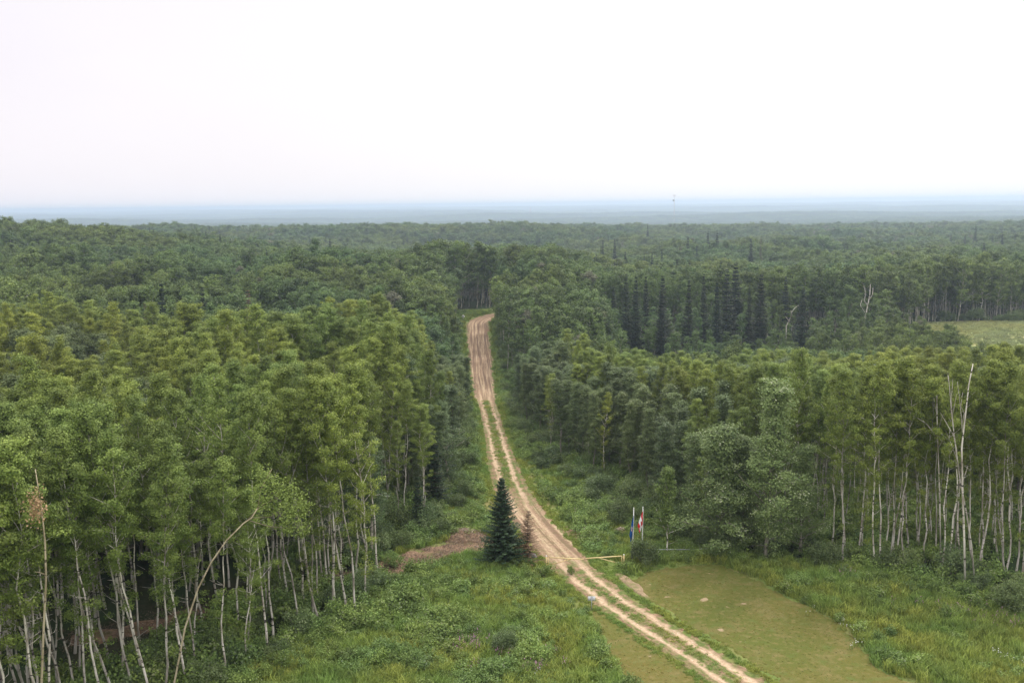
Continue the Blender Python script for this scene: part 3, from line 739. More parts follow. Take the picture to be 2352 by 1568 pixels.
bare('broken_aspen', 'tan broken aspen trunk bent over to the right across the left stand', 'aspen',
     [(PL, np.linspace(.088, .045, len(PL))), (rel([(578, 1188), (620, 1186), (650, 1170)], Yb + 4.5), [.04, .028, .015]), (rel([(575, 1195), (620, 1208), (672, 1212)], Yb + 4.5), [.04, .028, .015]), (rel([(592, 1165), (600, 1120), (625, 1075)], Yb + 4.8), [.05, .035, .02]),
      (rel([(560, 1200), (600, 1160), (640, 1140)], Yb + 4.6), [.04, .03, .015]), (rel([(520, 1240), (512, 1215), (515, 1195)], Yb + 4), [.02, .015, .006]), (rel([(485, 1290), (500, 1275), (508, 1262)], Yb + 3), [.02, .012, .006]), (rel([(455, 1350), (440, 1335), (436, 1320)], Yb + 2), [.02, .012, .006])], [M['bark_tan']], lm.mesh('broken_crown', [M['aspen']]), tuple(base))
# cluster of withered orange leaves on the tan trunk at the left edge
p0 = ray([(242 / 1.386) / 4], [(1568 / 1.386 + 1600) / 4 + 92])[0]; base = p0
Y0 = p0[1]
def zl(a, b): return ((a / 1.386) / 4 / K, (b / 1.386 + 1600) / 4 / K)
tr = [at_depth(*zl(a, b), Y0 + .15 * i) for i, (a, b) in enumerate([(230, 1568), (240, 1300), (255, 1000), (250, 790), (236, 650), (215, 500), (195, 380)])]
PL = np.vstack([[p0], tr]) - p0
br1 = np.array([at_depth(*zl(a, b), Y0 + .5) for a, b in [(236, 660), (190, 560), (175, 500)]]) - p0
br2 = np.array([at_depth(*zl(a, b), Y0 + .5) for a, b in [(255, 965), (210, 950), (185, 948)]]) - p0
Cl = np.concatenate([at_depth(*zl(a, b), Y0 + .3) - p0 + rg.normal(size=(n, 3)) * [.26, .25, .42] for a, b, n in [(205, 570, 130), (190, 600, 90), (215, 625, 90), (203, 530, 60), (172, 640, 25), (150,575,14)]])
m_ = MB(); m_.leaves(Cl, .17, rg); dead_leaves = m_.mesh('dead_leaf_cluster', [M['orange']])
o = bare('dying_aspen', 'tan barked aspen at the left edge carrying a hanging cluster of withered orange leaves', 'aspen', [(PL, np.linspace(.10, .03, len(PL))), (br1, [.05, .03, .02]), (br2, [.045, .03, .015])], [M['bark_tan']], dead_leaves, tuple(p0))
# forked pale dead trunks at the right
def zr(a, b): return ((a / 1.4254 + 2500) / 4 / K, (b / 1.4254 + 1300) / 4 / K)
def forked(label, trunk, brs, r, dY=0):
    global base
    px, py = zr(*trunk[0]); p = W(px, py); Y_ = p[1]
    rr = lambda lst: np.array([at_depth(*zr(a, b), Y_ - .4 + dY * i) for i, (a, b) in enumerate(lst)]) - p
    T_ = rr(trunk); T_[0] = 0
    bare('forked_dead_tree', label, 'dead tree', [(T_, np.linspace(r, r * .4, len(T_)))] + [(rr(b), np.linspace(r * .5, .012, len(b))) for b in brs], [M['bark']], None, tuple(p), 'bare forked trunks at the edge of the right stand')
forked('tall pale dead tree with a forked top rising highest at the right stand', [(1940, 1515), (1935, 1250), (1925, 950), (1920, 700), (1930, 600), (1945, 480), (1960, 340), (1985, 215)],
       [[(1925, 620), (1918, 520), (1905, 400), (1895, 320)], [(1922, 560), (1935, 500), (1915, 460), (1925, 380)], [(1920, 850), (1870, 700), (1830, 600)], [(1922, 900), (1955, 800)]], .115)
forked('pale crooked trunk leaning across the forked dead tree of the right stand', [(1997, 1505), (1975, 1250), (1945, 1060), (1910, 880), (1880, 650), (1862, 500), (1850, 350), (1840, 270)],
       [[(1875, 600), (1860, 430), (1870, 300)], [(1890, 700), (1870, 620), (1800, 500)], [(1865, 520), (1880, 450), (1890, 390)]], .09)
forked('dead tree with a crown of bare spreading twigs in the right stand', [(1800, 1400), (1795, 1000), (1785, 700), (1780, 560), (1778, 400)],
       [[(1785, 640), (1720, 560), (1640, 510)], [(1785, 660), (1750, 600), (1700, 540)], [(1784, 600), (1810, 520), (1830, 480)], [(1786, 700), (1830, 620)], [(1782, 520), (1765, 450), (1760, 400)]], .085)

# dark spruce and dead brown spruce by the road
wd, cr = spruce(901, 10.3, 3.35, 36, 12, 10, .52, .93, 7, .05, .92, .28, .14)
p = W(1156, 1292); NS = (wd.mesh('spruce_trunk', [M['bark_dark']]), cr.mesh('spruce_crown', [M['spruce']]))
tree('spruce', NS, p[0], p[1], 10.1, 'dark blue green spruce standing alone beside the dirt road', 'spruce', None, (0, R(-.5), 0), 10.3)
wd, cr = spruce(905, 6.2, 1.9, 24, 10, 9, .30, .68, 6, .10, .72, .065, .09)
p = W(1211, 1288); tree('dead_spruce', (wd.mesh('spruce_trunk', [M['bark_dark']]), cr.mesh('dead_crown', [M['brown']])), p[0], p[1], 6.2, 'small dead brown spruce beside the dark spruce', 'spruce', None, (0, R(1), 0), 6.2)
wd, cr = spruce(907, 9., 1.9, 26, 8, 6, .5, .95, 5, .06, .9, .32)
NS2 = (wd.mesh('spruce_trunk', [M['bark_dark']]), cr.mesh('spruce_crown', [M['spruce']]))
for (a, b, H, lab) in [(1000, 1165, 10.5, 'dark spruce among the poplars left of the road verge'), (1015, 1110, 12, 'taller spruce hidden in the poplars left of the road'), (962, 1215, 7, 'small spruce at the foot of the left poplars above the dirt path')]:
    p = W(a, b); tree('spruce', NS2, p[0], p[1], H, lab, 'spruce', None, (0, 0, a), 9.)

# spruces of the middle and far distance: (overview x of tip, y of tip, distance, width factor, rusty?)
SPL = [(1690, 600, 395, 1.15, 0), (1748, 625, 372, 1.0, 0), (1523, 628, 350, .9, 0), (1555, 645, 352, .6, 0), (1582, 640, 358, .6, 0), (1602, 632, 362, .6, 0), (1617, 624, 366, .6, 0), (1648, 645, 360, .55, 0), (1670, 615, 372, .95, 0), (1702, 650, 368, 1., 0), (1722, 655, 380, .7, 0),
       (1640, 655, 345, 1.0, 0), (1568, 652, 347, .6, 0), (1521, 668, 340, .8, 0), (1845, 655, 345, 1.0, 0), (1733, 628, 420, .7, 0), (1806, 632, 399, .9, 0), (1555, 592, 440, .8, 0), (1438, 625, 372, .75, 0), (1460, 630, 366, .7, 0), (1475, 632, 372, .55, 0), (1322, 648, 372, .8, 1),
       (1308, 605, 430, .8, 0), (1338, 590, 440, .9, 0), (1370, 582, 460, .5, 0), (1320, 578, 500, .6, 0), (1412, 600, 470, .6, 0), (1436, 575, 520, .6, 0), (1465, 585, 500, .55, 0), (1498, 575, 500, .5, 0), (1412, 540, 640, .7, 0), (1300, 585, 470, .45, 0), (1255, 570, 520, .5, 0), (1265, 545, 560, .6, 0), (1230, 580, 480, .5, 0), (1210, 585, 470, .45, 0),
       (1145, 560, 520, .6, 0), (1117, 575, 430, .8, 0), (1580, 522, 640, .8, 0), (1648, 518, 660, .8, 0), (1627, 522, 680, .7, 0), (1725, 545, 600, .7, 0), (1748, 540, 620, .6, 1), (2260, 555, 560, .9, 0), (2330, 590, 470, .9, 0), (1362, 655, 380, .5, 1), (1385, 665, 376, .5, 1), (1408, 655, 385, .5, 0), (1355, 670, 372, .4, 1),
       (918, 592, 345, .75, 0), (818, 580, 370, .5, 0), (370, 645, 250, .8, 0), (463, 655, 245, .7, 0), (567, 658, 240, .9, 1), (738, 690, 225, .6, 0), (333, 690, 240, .8, 1), (612, 570, 400, .6, 0), (946, 625, 330, .4, 1), (958, 630, 332, .4, 1), (1485, 630, 378, .5, 0), (1505, 610, 400, .4, 0), (1365, 588, 452, .5, 0), (1380, 560, 560, .5, 0), (1440, 590, 480, .4, 0), (1480, 580, 510, .5, 0), (1520, 570, 540, .4, 0), (1295, 590, 455, .4, 0), (1345, 585, 470, .4, 0), (1190, 568, 520, .4, 0), (757, 545, 560, .6, 0), (1385, 540, 640, .4, 0), (1600,560,590,.4,0), (1655,600,430,.4,0), (1920,575,560,.4,0),(2242,515,900,.7,0),(1488,505,1100,.6,0)]
rusty = (SPRM[1][0], None)
rw, rcn = spruce(431, 20., 2.2, 30, 8, 5, .5, .85, 5, .08, .9, .3)
RUST = (rw.mesh('rusty_trunk', [M['bark_dark']]), rcn.mesh('rusty_crown', [M['rust']]), 20.)
rows = {}; SPP = []
for i, (a, b, Y_, wf, ru) in enumerate(SPL):
    dense = Y_ < 400 and a > 1400
    if dense and a in (1555, 1602, 1640, 1568, 1733, 1475, 1702): continue
    if dense: Y_ *= .84
    p = at_depth(a, b, Y_); z0 = float(gh(p[0], p[1])); H = max(12., min(31., p[2] - z0 + .1)); SPP.append((p[0], Y_, 1.5 if dense else 2.4, 22 if dense else 20))
    w = max(.68 + .25 * ((i * 37) % 10) / 10 if dense else .62, wf * 1.2)
    reg = ('left of the road over the left forest' if a < 1000 else 'beyond the road crest' if a < 1290 else 'in the dense group before the wooded basin' if dense and a > 1500 else 'between the road crest and the dense spruce group' if Y_ < 480 and a < 1510 else 'on the far wooded slope')
    rows.setdefault((reg, ru), []).append((a, i, p, H, w))
for (reg, ru), lst in rows.items():
    for k, (a, i, p, H, w) in enumerate(sorted(lst, key=lambda q: q[0])):
        lab = '%s %s spruce from the left %s' % (ordw(k + 1), 'rusty brown' if ru else 'dark pointed', reg)
        tree('spruce', RUST if ru else SPRM[i % 4], p[0], p[1], H, lab, 'spruce', 'spruces rising above the broadleaf forest', (0, 0, i * 1.3), 20., w)

# ---- the rest of the forest, near part: first the trees that show largest as individuals
X, Y = jgrid(-190, 190, 58, 215, 3.1)
k = forest_ok(X, Y) & wedge(X, Y, 14, .56); X, Y = X[k], Y[k]
U_ = np.array(used); Lx = np.array([[q[4][0], q[4][1]] for q in LZ1 + LZ2 + RZ1])
hole = (vn(X + 61, Y + 12, 8.) < .18) & (Y > 100)
X, Y = X[~hole], Y[~hole]
md = np.array([np.min(np.hypot(U_[:, 0] - x, U_[:, 1] - y)) for x, y in zip(X, Y)]); k = md > 1.7; X, Y = X[k], Y[k]
# keep the ground in front of the hand placed front rows free
def front_free(x, y):
    dr = np.where(x > 0, y - np.interp(x, *zip(*sorted([(q[4][0], q[4][1]) for q in RZ1], key=lambda t: t[0]))), 5)
    return dr > -1.0
k = front_free(X, Y) | (X < 20); X, Y = X[k], Y[k]
Z = gh(X, Y); px, py, dp = project(X, Y, Z + 18)
pop = ((vn(X + 500, Y, 14.) > .66) & (Y > 92)) | ((X > XR(Y)) & (X < XR(Y) + 9) & (Y > 118) & (vn(X, Y, 6.) > .25)) | ((X < XL(Y)) & (X > XL(Y) - 7) & (Y > 106) & (vn(X, Y, 6.) > .3))
Hh = 22.3 + (vn(X, Y, 14.) - .5) * 8 + rng.normal(size=len(X)) * 1.3
Hh = np.where(pop, Hh * .86, Hh)
Hh = np.where(X > 6, 20.0 + (Hh - 22.3) * .45 - 1.6 * sm((Y - 150) / 40), Hh)
# lower edge trees along the corridor
ed = np.where(X < 0, XL(Y) - X, X - XR(Y)); Hh = np.where(Y > 112, Hh * (.45 + .22 * vn(X, Y, 9.) + .36 * sm(ed / 11.)), Hh)
Hh = np.clip(Hh, 13, 26)
vis = (px > -8) & (px < 1032) & (py < 700)
cat_ = [('aspen', ~pop, 300 - n_front - 8), ('poplar', pop, 120)]
order = np.argsort(np.hypot(X, Y) - 14 * (ed < 5))
ind = np.zeros(len(X), bool)
for nm, msk, cap in cat_:
    c = 0; sel = []
    for i in order:
        if msk[i] and vis[i]:
            ind[i] = True; sel.append(i); c += 1
            if c >= cap: break
    bands = {}
    for i in sel:
        st = 'left' if X[i] < XL(Y[i]) + 3 else 'right'
        d = max(0, Y[i] - 75) if st == 'left' else max(0, Y[i] - 108)
        bd = int(d // (5 if nm == 'aspen' else 14)); bands.setdefault((st, bd), []).append(i)
    for (st, bd), li in bands.items():
        for q, i in enumerate(sorted(li, key=lambda t: px[t])):
            if nm == 'aspen': lab = '%s aspen crown from the left in the %s row back of the %s stand' % (ordw(q + 1), ordw(bd + 2), st)
            else: lab = '%s grey green poplar from the left in the %s poplar row of the %s forest' % (ordw(q + 1), ordw(bd + 1), st)
            A_ = ASP[i % 10] if nm == 'aspen' else POP[i % 5]
            tree('aspen' if nm == 'aspen' else 'balsam_poplar', A_, X[i], Y[i], Hh[i], lab, nm, '%ss inside the %s stand' % (nm, st), (rng.normal() * .02, rng.normal() * .03, i * 1.7), A_[2], 1.0 if nm == 'aspen' else rng.uniform(1.2, 1.6))
rest = ~ind
protosN = [a[3] for a in ASP] + [a[3] for a in POP]
H0 = np.array([a[2] for a in ASP] + [a[2] for a in POP]); jj = np.arange(len(X))
ii = np.where(pop, 10 + jj % 5, jj % 10)
P3 = np.stack([X, Y, Z - .1], 1)[rest]
s_ = (Hh / H0[ii])[rest]
S0_ = sc3(s_); S0_[:, :2] *= np.where(pop[rest], rng.uniform(1.2, 1.6, rest.sum()), rng.uniform(.9, 1.25, rest.sum()))[:, None]
PB, RB, SB, IB = [P3], [rz(rest.sum())], [S0_], [ii[rest]]
# right basin trees behind the near canopy etc., up to 215 m are above; now 215 - 1500 m
SPP = np.array(SPP)
def near_spruce(x, y):
    r = np.zeros(len(x), bool)
    for q in SPP: r |= (np.abs(x - q[0] * y / q[1]) < q[2]) & (y > q[1] - q[3]) & (y < q[1] + 2)
    return r
def band(y0, y1, cell, hs, rotn):
    X, Y = jgrid(-.62 * y1 - 30, .62 * y1 + 30, y0, y1, cell, .45, rotn)
    k = wedge(X, Y, 26, .585) & forest_ok(X, Y)
    k &= ~((X > 126) & (X < 262) & (Y > 262) & (Y < 345) & (X > .37 * Y))          # open line of sight to the meadow
    X, Y = X[k], Y[k]
    H = hs + (vn(X, Y * .7, 24.) - .5) * 8 + (vn(X + 90, Y, 110.) - .5) * 7 + rng.normal(size=len(X)) * 1.3
    ed = np.where(X < 0, XL(Y) - X, X - XR(Y)); H = np.where((Y < 366) & (ed > -1), H * (.66 + .34 * sm(ed / 9.)), H)
    gap = (vn(X + 33, Y + 70, 17.) < .17) | near_spruce(X, Y)
    X, Y, H = X[~gap], Y[~gap], H[~gap]
    return X, Y, H
for (y0, y1, cell, hs, rn) in [(215, 420, 4.1, 18.0, .3), (420, 800, 4.8, 17.5, .7), (800, 1550, 6.2, 17.5, .2), (1550, 2400, 8.0, 17., .9)]:
    X, Y, H = band(y0, y1, cell, hs, rn)
    if y0 == 215:
        H = H * (1 - .40 * sm((X - 22) / 12) * sm((Y - 222) / 12) * sm((345 - Y) / 14))
    n = len(X); PB.append(np.stack([X, Y, gh(X, Y) - .1], 1)); RB.append(rz(n)); 
    s = H / 19.; w = 1.0 if y0 < 420 else 1.12 if y0 < 800 else 1.35 if y0 < 1550 else 1.8
    S = sc3(s, .2); S[:, :2] *= w * rng.uniform(.8, 1.2, n)[:, None]; SB.append(S); IB.append(15 + np.where(vn(X + 7, Y, 38.) + rng.normal(size=n) * .18 > .56, rng.integers(7, 12, n), rng.integers(0, 7, n)))
    # a sprinkle of conifers that belong to the mass
protosN += MID
scatter('forest', np.concatenate(PB), np.concatenate(RB), np.concatenate(SB), np.concatenate(IB), protosN, 'dense green broadleaf forest rolling away behind the nearest trees', 'forest')
X, Y = jgrid(-900, 900, 420, 2300, 26, .5, .4); k = wedge(X, Y) & (vn(X, Y, 120.) > .55); X, Y = X[k], Y[k]; n = len(X)
scatter('spruce_forest', np.stack([X, Y, gh(X, Y)], 1), rz(n, .01), sc3(rng.uniform(.8, 1.15, n)), rng.integers(0, 4, n), SPRJ, 'scattered dark spruces poking out of the far forest canopy', 'forest')
# very far canopy
P_ = []
for (y0, y1, cell) in [(2350, 5000, 40), (5000, 9000, 52), (9000, 19000, 80)]:
    X, Y = jgrid(-.62 * y1, .62 * y1, y0, y1, cell, .4, .35); k = wedge(X, Y, 50); X, Y = X[k], Y[k]
    k = vn(X, Y, 420.) > .09; X, Y = X[k], Y[k]
    P_.append(np.stack([X, Y, gh(X, Y), np.full(len(X), cell / 38.)], 1))
P_ = np.concatenate(P_); n = len(P_)
S = np.stack([P_[:, 3], P_[:, 3], rng.uniform(.85, 1.15, n) * np.clip(.8 + P_[:, 3] * .2, 1, 1.3)], 1)
scatter('distant_forest', P_[:, :3], np.stack([np.zeros(n), np.zeros(n), rng.uniform(0, 6.28, n)], 1), S, rng.integers(0, 5, n), FAR, 'hazy blue forest covering the ridges out to the horizon', 'forest')

# ------------------------------------------------------------------ undergrowth
BU = [bush(600 + i, [.8, .65, .9, .7][i], [1.0, .8, .75, 1.15][i], 620, .115, cl=15) for i in range(4)]
BUJ = [joined(w, c, 'shrub_patch', M['bark_grey'], M['shrub']) for w, c in BU]
WI = [bush(620 + i, [1.5, 1.2, 1.35][i], [2.4, 2.0, 2.8][i], 2600, .13, 9, 34, .32, .02) for i in range(3)]
WIJ = [joined(w, c, 'willow_patch', M['bark_grey'], M['willow']) for w, c in WI]
lawn_any = lambda x, y: in_poly(x, y, LAWN_R) | in_poly(x, y, LAWN_L)
def cover(cell, y0, y1, rot=.2):
    X, Y = jgrid(-75, 120, y0, y1, cell, .48, rot); k = wedge(X, Y, 6, .56) & (Y > 62)
    X, Y = X[k], Y[k]; c = corridor(X, Y); dR = dist_line(X, Y, rc[::6]); dD = dist_line(X, Y, dirt_c)
    return X, Y, c, dR, dD, lawn_any(X, Y)
X, Y, c, dR, dD, la = cover(.95, 62, 362)
hw = np.interp(Y, rc[:, 1], half)
dE = np.where(X < np.interp(Y, rc[:, 1], rc[:, 0]), X - XL(Y), XR(Y) - X)       # distance in from the forest edge
leftp = X < np.interp(Y, rc[:, 1], rc[:, 0])
core = c & ~la & (dR > hw + .9) & (dD > 3.1)
nb = vn(X, Y, 5.); nbs = vn(X + 40, Y, 1.8)
A1 = leftp & (Y < 112)                                                        # thicket below the spruce
right_bank = ~leftp & (Y < 112)
bankg = right_bank & (dE > 7)
dens = np.where(A1, .93 - .55 * sm((X + 6 + (Y-80)*.0) / 12.), np.where(right_bank, np.where(bankg, .10, .75), np.where(dE < 5, .85, .22)))
dens = np.where(leftp & (Y < 112) & (dE < 9), .97, dens)
dens = np.where(~leftp & (Y > 112) & (Y < 190), .35 + .5 * sm((9 - dE) / 6) , dens)
under = ~c & (X > XL(Y) - 13) & (X < XR(Y) + 13) & (Y < 330) & (dD > 2.2)
under |= ~c & (X > 18) & (Y > 106) & (Y < 152)
keep = (core & (rng.random(len(X)) < dens)) | (under & (rng.random(len(X)) < .55))
pl = W(1440,1290); keep &= ~((np.hypot(X - pl[0], Y - pl[1]) < 9) & (rng.random(len(X)) < .85) & (Y < 108))
Xs, Ys = X[keep], Y[keep]; n = len(Xs)
sz = .45 + 1.15 * vn(Xs + 11, Ys, 4.) + rng.normal(size=n) * .16; sz = np.where(under[keep], sz * 1.35, sz); sz = np.where((Ys < 112) & (Xs < 0) & (Xs < XL(Ys) + 6), sz * 1.35, sz); sz = np.clip(sz, .4, 2.3)
scatter('shrub_thicket', np.stack([Xs, Ys, gh(Xs, Ys) - .05], 1), rz(n, .08), sc3(sz), rng.integers(0, 4, n), BUJ, 'low leafy shrubs covering the clearing and the forest edge', 'undergrowth')
# willow like tall shrubs along the forest edges
X, Y, c, dR, dD, la = cover(2.3, 66, 340, .6)
leftp = X < np.interp(Y, rc[:, 1], rc[:, 0]); dE = np.where(leftp, X - XL(Y), XR(Y) - X)
hw = np.interp(Y, rc[:, 1], half)
k = (dE > -9) & (dE < np.where(leftp, 3.0, 6.5)) & (dR > hw + 2.2) & ~la & (dD > 3.5) & ((Y > 118) | (dE < .5)) & (rng.random(len(X)) < np.where(Y < 95, .55, .72)); X, Y = X[k], Y[k]; n = len(X)
scatter('willow_scrub', np.stack([X, Y, gh(X, Y) - .05], 1), rz(n, .06), sc3(rng.uniform(.55, 1.35, n)), rng.integers(0, 3, n), WIJ, 'grey green willow scrub crowding the forest edge along the road', 'undergrowth')
# grasses
GR = [grass(700 + i, .5, [.75, .6, .9][i], 70, .045) .mesh('grass_clump', [M['grass']]) for i in range(3)]
GT = [grass(710 + i, .35, .22, 46, .03, .5).mesh('grass_tuft', [M['turf']]) for i in range(2)]
GV = [grass(715 + i, .38, .34, 50, .035, .45).mesh('verge_tuft', [M['grass']]) for i in range(2)]
X, Y, c, dR, dD, la = cover(.68, 62, 205, 1.1)
hw = np.interp(Y, rc[:, 1], half)
k = (c & ~la & (dR > hw * .93) & (dD > 2.7))
k &= ~((np.hypot(X - pl[0], Y - pl[1]) < 8) & (Y < 108) & (rng.random(len(X)) < .8))
X1, Y1, dR1 = X[k], Y[k], dR[k] - hw[k]; n = len(X1)
s = np.where(dR1 < 2.5, .45, 1.0) * rng.uniform(.7, 1.25, n) * np.where((Y1 > 112), .8, 1.)
scatter('tall_grass', np.stack([X1, Y1, gh(X1, Y1)], 1), rz(n, .05), sc3(s * 1.05), rng.integers(0, 3, n), GR, 'tall green grass filling the clearing and the road verges', 'grass')
X, Y, c, dR, dD, la = cover(1.5, 205, 362, .9); hw = np.interp(Y, rc[:, 1], half)
k = c & (dR > hw * .95); X1, Y1 = X[k], Y[k]; n = len(X1)
scatter('verge_grass', np.stack([X1, Y1, gh(X1, Y1)], 1), rz(n, .05), sc3(rng.uniform(.8, 1.4, n) * 1.2), rng.integers(0, 3, n), GR, 'green grass on both verges of the distant road', 'grass')
X, Y = jgrid(-20, 90, 60, 118, .42, .5, .3); k = lawn_any(X, Y) & (rng.random(len(X)) < .35 + .5 * vn(X, Y, 3.)); X, Y = X[k], Y[k]; n = len(X)
scatter('lawn_grass', np.stack([X, Y, gh(X, Y) + .03], 1), rz(n, .05), sc3(rng.uniform(.15, .38, n)), rng.integers(0, 2, n), GT, 'short patchy turf of the mown lawn', 'grass')
# tufts in the middle of the road and along both shoulders
T_ = []
for q in range(15000):
    i = rng.integers(0, len(rc)); 
    if rc[i, 1] > 235: continue
    mode = rng.random()
    u = rng.normal() * .36 if mode < .45 else (rng.choice([-1, 1]) * (half[i] * .8 + abs(rng.normal()) * .5))
    if mode < .45 and (rng.random() > .25 + .9 * vn(rs[i], 3.3, 2.3) or 103 < rc[i, 1] < 138): continue
    T_.append((rc[i, 0] + Nn[i, 0] * u, rc[i, 1] + Nn[i, 1] * u))
T_ = np.array(T_); n = len(T_)
scatter('road_grass', np.stack([T_[:, 0], T_[:, 1], gh(T_[:, 0], T_[:, 1]) + .02], 1), rz(n, .1), sc3(rng.uniform(.25, .8, n)), rng.integers(0, 2, n), GV, 'grass tufts growing between and beside the wheel tracks', 'grass')
X, Y = jgrid(-4, 34, 84, 128, .4, .5, .2); k = corridor(X, Y) & ~lawn_any(X, Y) & (dist_line(X, Y, rc[::4]) > 2.6) & (np.hypot(X - pl[0], Y - pl[1]) < 12) & (rng.random(len(X)) < .75); X, Y = X[k], Y[k]; n = len(X)
scatter('rough_grass', np.stack([X, Y, gh(X, Y)], 1), rz(n, .08), sc3(rng.uniform(.3, .9, n)), rng.integers(0, 2, n), GV, 'short rough grass between the road and the flagpoles', 'grass')
# fireweed and white daisies
FW = grass(730, .25, .95, 26, .03, .15, (5, 4, .07, .06)).mesh('fireweed', [M['shrub'], M['flower']])
DA = grass(731, .25, .75, 20, .02, .2, (4, 2, .09, .0)).mesh('daisy', [M['grass'], M['daisy']])
FL = [(1080, 1490), (1100, 1478), (1140, 1500), (1060, 1500), (1090, 1485), (1120, 1495), (1160, 1505), (1220, 1540), (1250, 1545), (1265, 1520), (1205, 1548), (1100, 1545), (1070, 1482), (2140, 1400), (2200, 1420), (2260, 1440), (2290, 1432), (2240, 1400), (2280, 1425), (2330, 1445), (2215, 1412), (2080, 1385), (1940, 1325), (1900, 1290), (1350, 1180), (1500, 1190), (1540, 1200), (1440, 1175), (1380, 1165)]
fp = Wl([(a + rng.normal() * 20, b + rng.normal() * 8) for a, b in FL for _ in range(3)]); n = len(fp)
scatter('fireweed', fp, rz(n, .1), sc3(rng.uniform(.8, 1.2, n)), np.zeros(n), [FW], 'pink fireweed spikes dotted through the undergrowth', 'wildflowers')
FL = [(1865, 1412), (1930, 1428), (1940, 1440), (1952, 1450), (1965, 1478), (1975, 1480), (2300, 1520), (2330, 1530), (1240, 1550), (2290, 1500), (1960, 1460), (2325, 1522)]
fp = Wl([(a + rng.normal() * 9, b + rng.normal() * 5) for a, b in FL for _ in range(2)]); n = len(fp)
scatter('daisies', fp, rz(n, .1), sc3(rng.uniform(.8, 1.1, n)), np.zeros(n), [DA], 'white daisies along the edge of the lawn and tall grass', 'wildflowers')
DB = MB(); _r = np.random.default_rng(5); DB.leaves(_r.normal(size=(60, 3)) * [.45, .45, .05] + [0, 0, .1], .24, _r, asp=.2, flat=1.2); DBM = DB.mesh('wood_bits', [M['mulch']])
dq, _s = resample(dirt_c, .5); kk = rng.integers(0, len(dq), 420); pp_ = dq[kk] + rng.normal(size=(420, 2)) * 1.3; n = 420
scatter('wood_debris', np.stack([pp_[:, 0], pp_[:, 1], gh(pp_[:, 0], pp_[:, 1])], 1), rz(n, .1), sc3(rng.uniform(.6, 1.4, n)), np.zeros(n), [DBM], 'chipped wood and twigs littering the reddish dirt path', 'debris')
# meadow rim
X, Y = jgrid(120, 270, 305, 392, 1.6, .5, .3); k = in_poly(X, Y, MEADOW); X, Y = X[k], Y[k]; n = len(X)
GM = grass(741, .9, .7, 60, .12, .4).mesh('meadow_clump', [leaf_mat('meadow_blades', (.24, .29, .11), (.42, .42, .20), stand=.4, sscale=.05)])
scatter('meadow_grass', np.stack([X, Y, gh(X, Y)], 1), rz(n, .05), sc3(rng.uniform(.8, 1.2, n)), np.zeros(n), [GM], 'pale green grass of the open meadow beyond the right stand', 'grass')

# ------------------------------------------------------------------ individual bushes
BIG = bush(651, 1.5, 2.7, 5200, .12, 12, 60, .30, .02)
BIGM = (BIG[0].mesh('bush_stems', [M['bark_grey']]), BIG[1].mesh('bush_foliage', [M['willow']]))
B2 = bush(652, 1.4, 1.7, 3600, .11, 10, 46, .32, .02); B2M = (B2[0].mesh('bush_stems', [M['bark_grey']]), B2[1].mesh('bush_foliage', [M['shrub']]))
def bsh(px, py, s, lab, ms=BIGM, nm='bush', rot=0., wx=1., group=None):
    p = W(px, py); o = thing(nm, lab, 'bush', (p[0], p[1], p[2] - .05), (0, 0, rot), group, (s * wx, s * wx, s))
    obj('stems', ms[0], o); obj('foliage', ms[1], o)
bsh(1481, 1298, 1.12, 'dark rounded willow bush at the foot of the two flagpoles')
bsh(1160, 1500, .82, 'round olive bush alone in the undergrowth below the dark spruce', rot=1., wx=1.05)
bsh(1312, 1318, .55, 'small upright bush growing in front of the yellow gate', B2M, rot=2., wx=.6)
bsh(1437, 1318, .30, 'tiny leafy shrub beside the track right of the gate', B2M, rot=.4)
bsh(1895, 1298, .95, 'grey green willow bush under the first pale trunk of the right stand', rot=3., wx=1.3)
bsh(1835, 1345, .85, 'light green shrub at the left foot of the right stand', B2M, rot=3.3, wx=1.2)
bsh(2320, 1400, 1.0, 'dark bush at the right edge before the pale trunks', rot=4., wx=1.3)
bsh(1200, 995, 1.0, 'dark round bush on the verge right of the road', rot=5., wx=1.2)
bsh(1115, 1290, .75, 'leafy shrub hugging the left foot of the dark spruce', B2M, rot=5.)
bsh(1380, 1140, 1.2, 'grey green willow left of the sapling on the right verge', rot=.7, wx=1.2)
bsh(1450, 1150, 1.1, 'willow bush behind the flagpoles on the right verge', rot=1.7, wx=1.3)
bsh(905, 1300, .95, 'bushy shrub beside the last pale trunk of the left stand', B2M, rot=2.2, wx=.9)
for i, (a, b, s) in enumerate([(2215, 742, 1.1), (2240, 742, 1.9), (2290, 748, 1.0), (2318, 745, 1.5), (2345, 748, 1.6), (2170, 760, 1.6)]):
    p = at_depth(a, b, 378); z = float(gh(p[0], 378.)); o = thing('bush', '%s rounded willow bush from the left along the far rim of the meadow' % ordw(i + 1), 'bush', (p[0], 378. + rng.normal(), z), (0, 0, i * 1.1), 'willow bushes along the meadow', (s * 1.5, s * 1.5, s))
    obj('stems', BIGM[0], o); obj('foliage', BIGM[1], o)

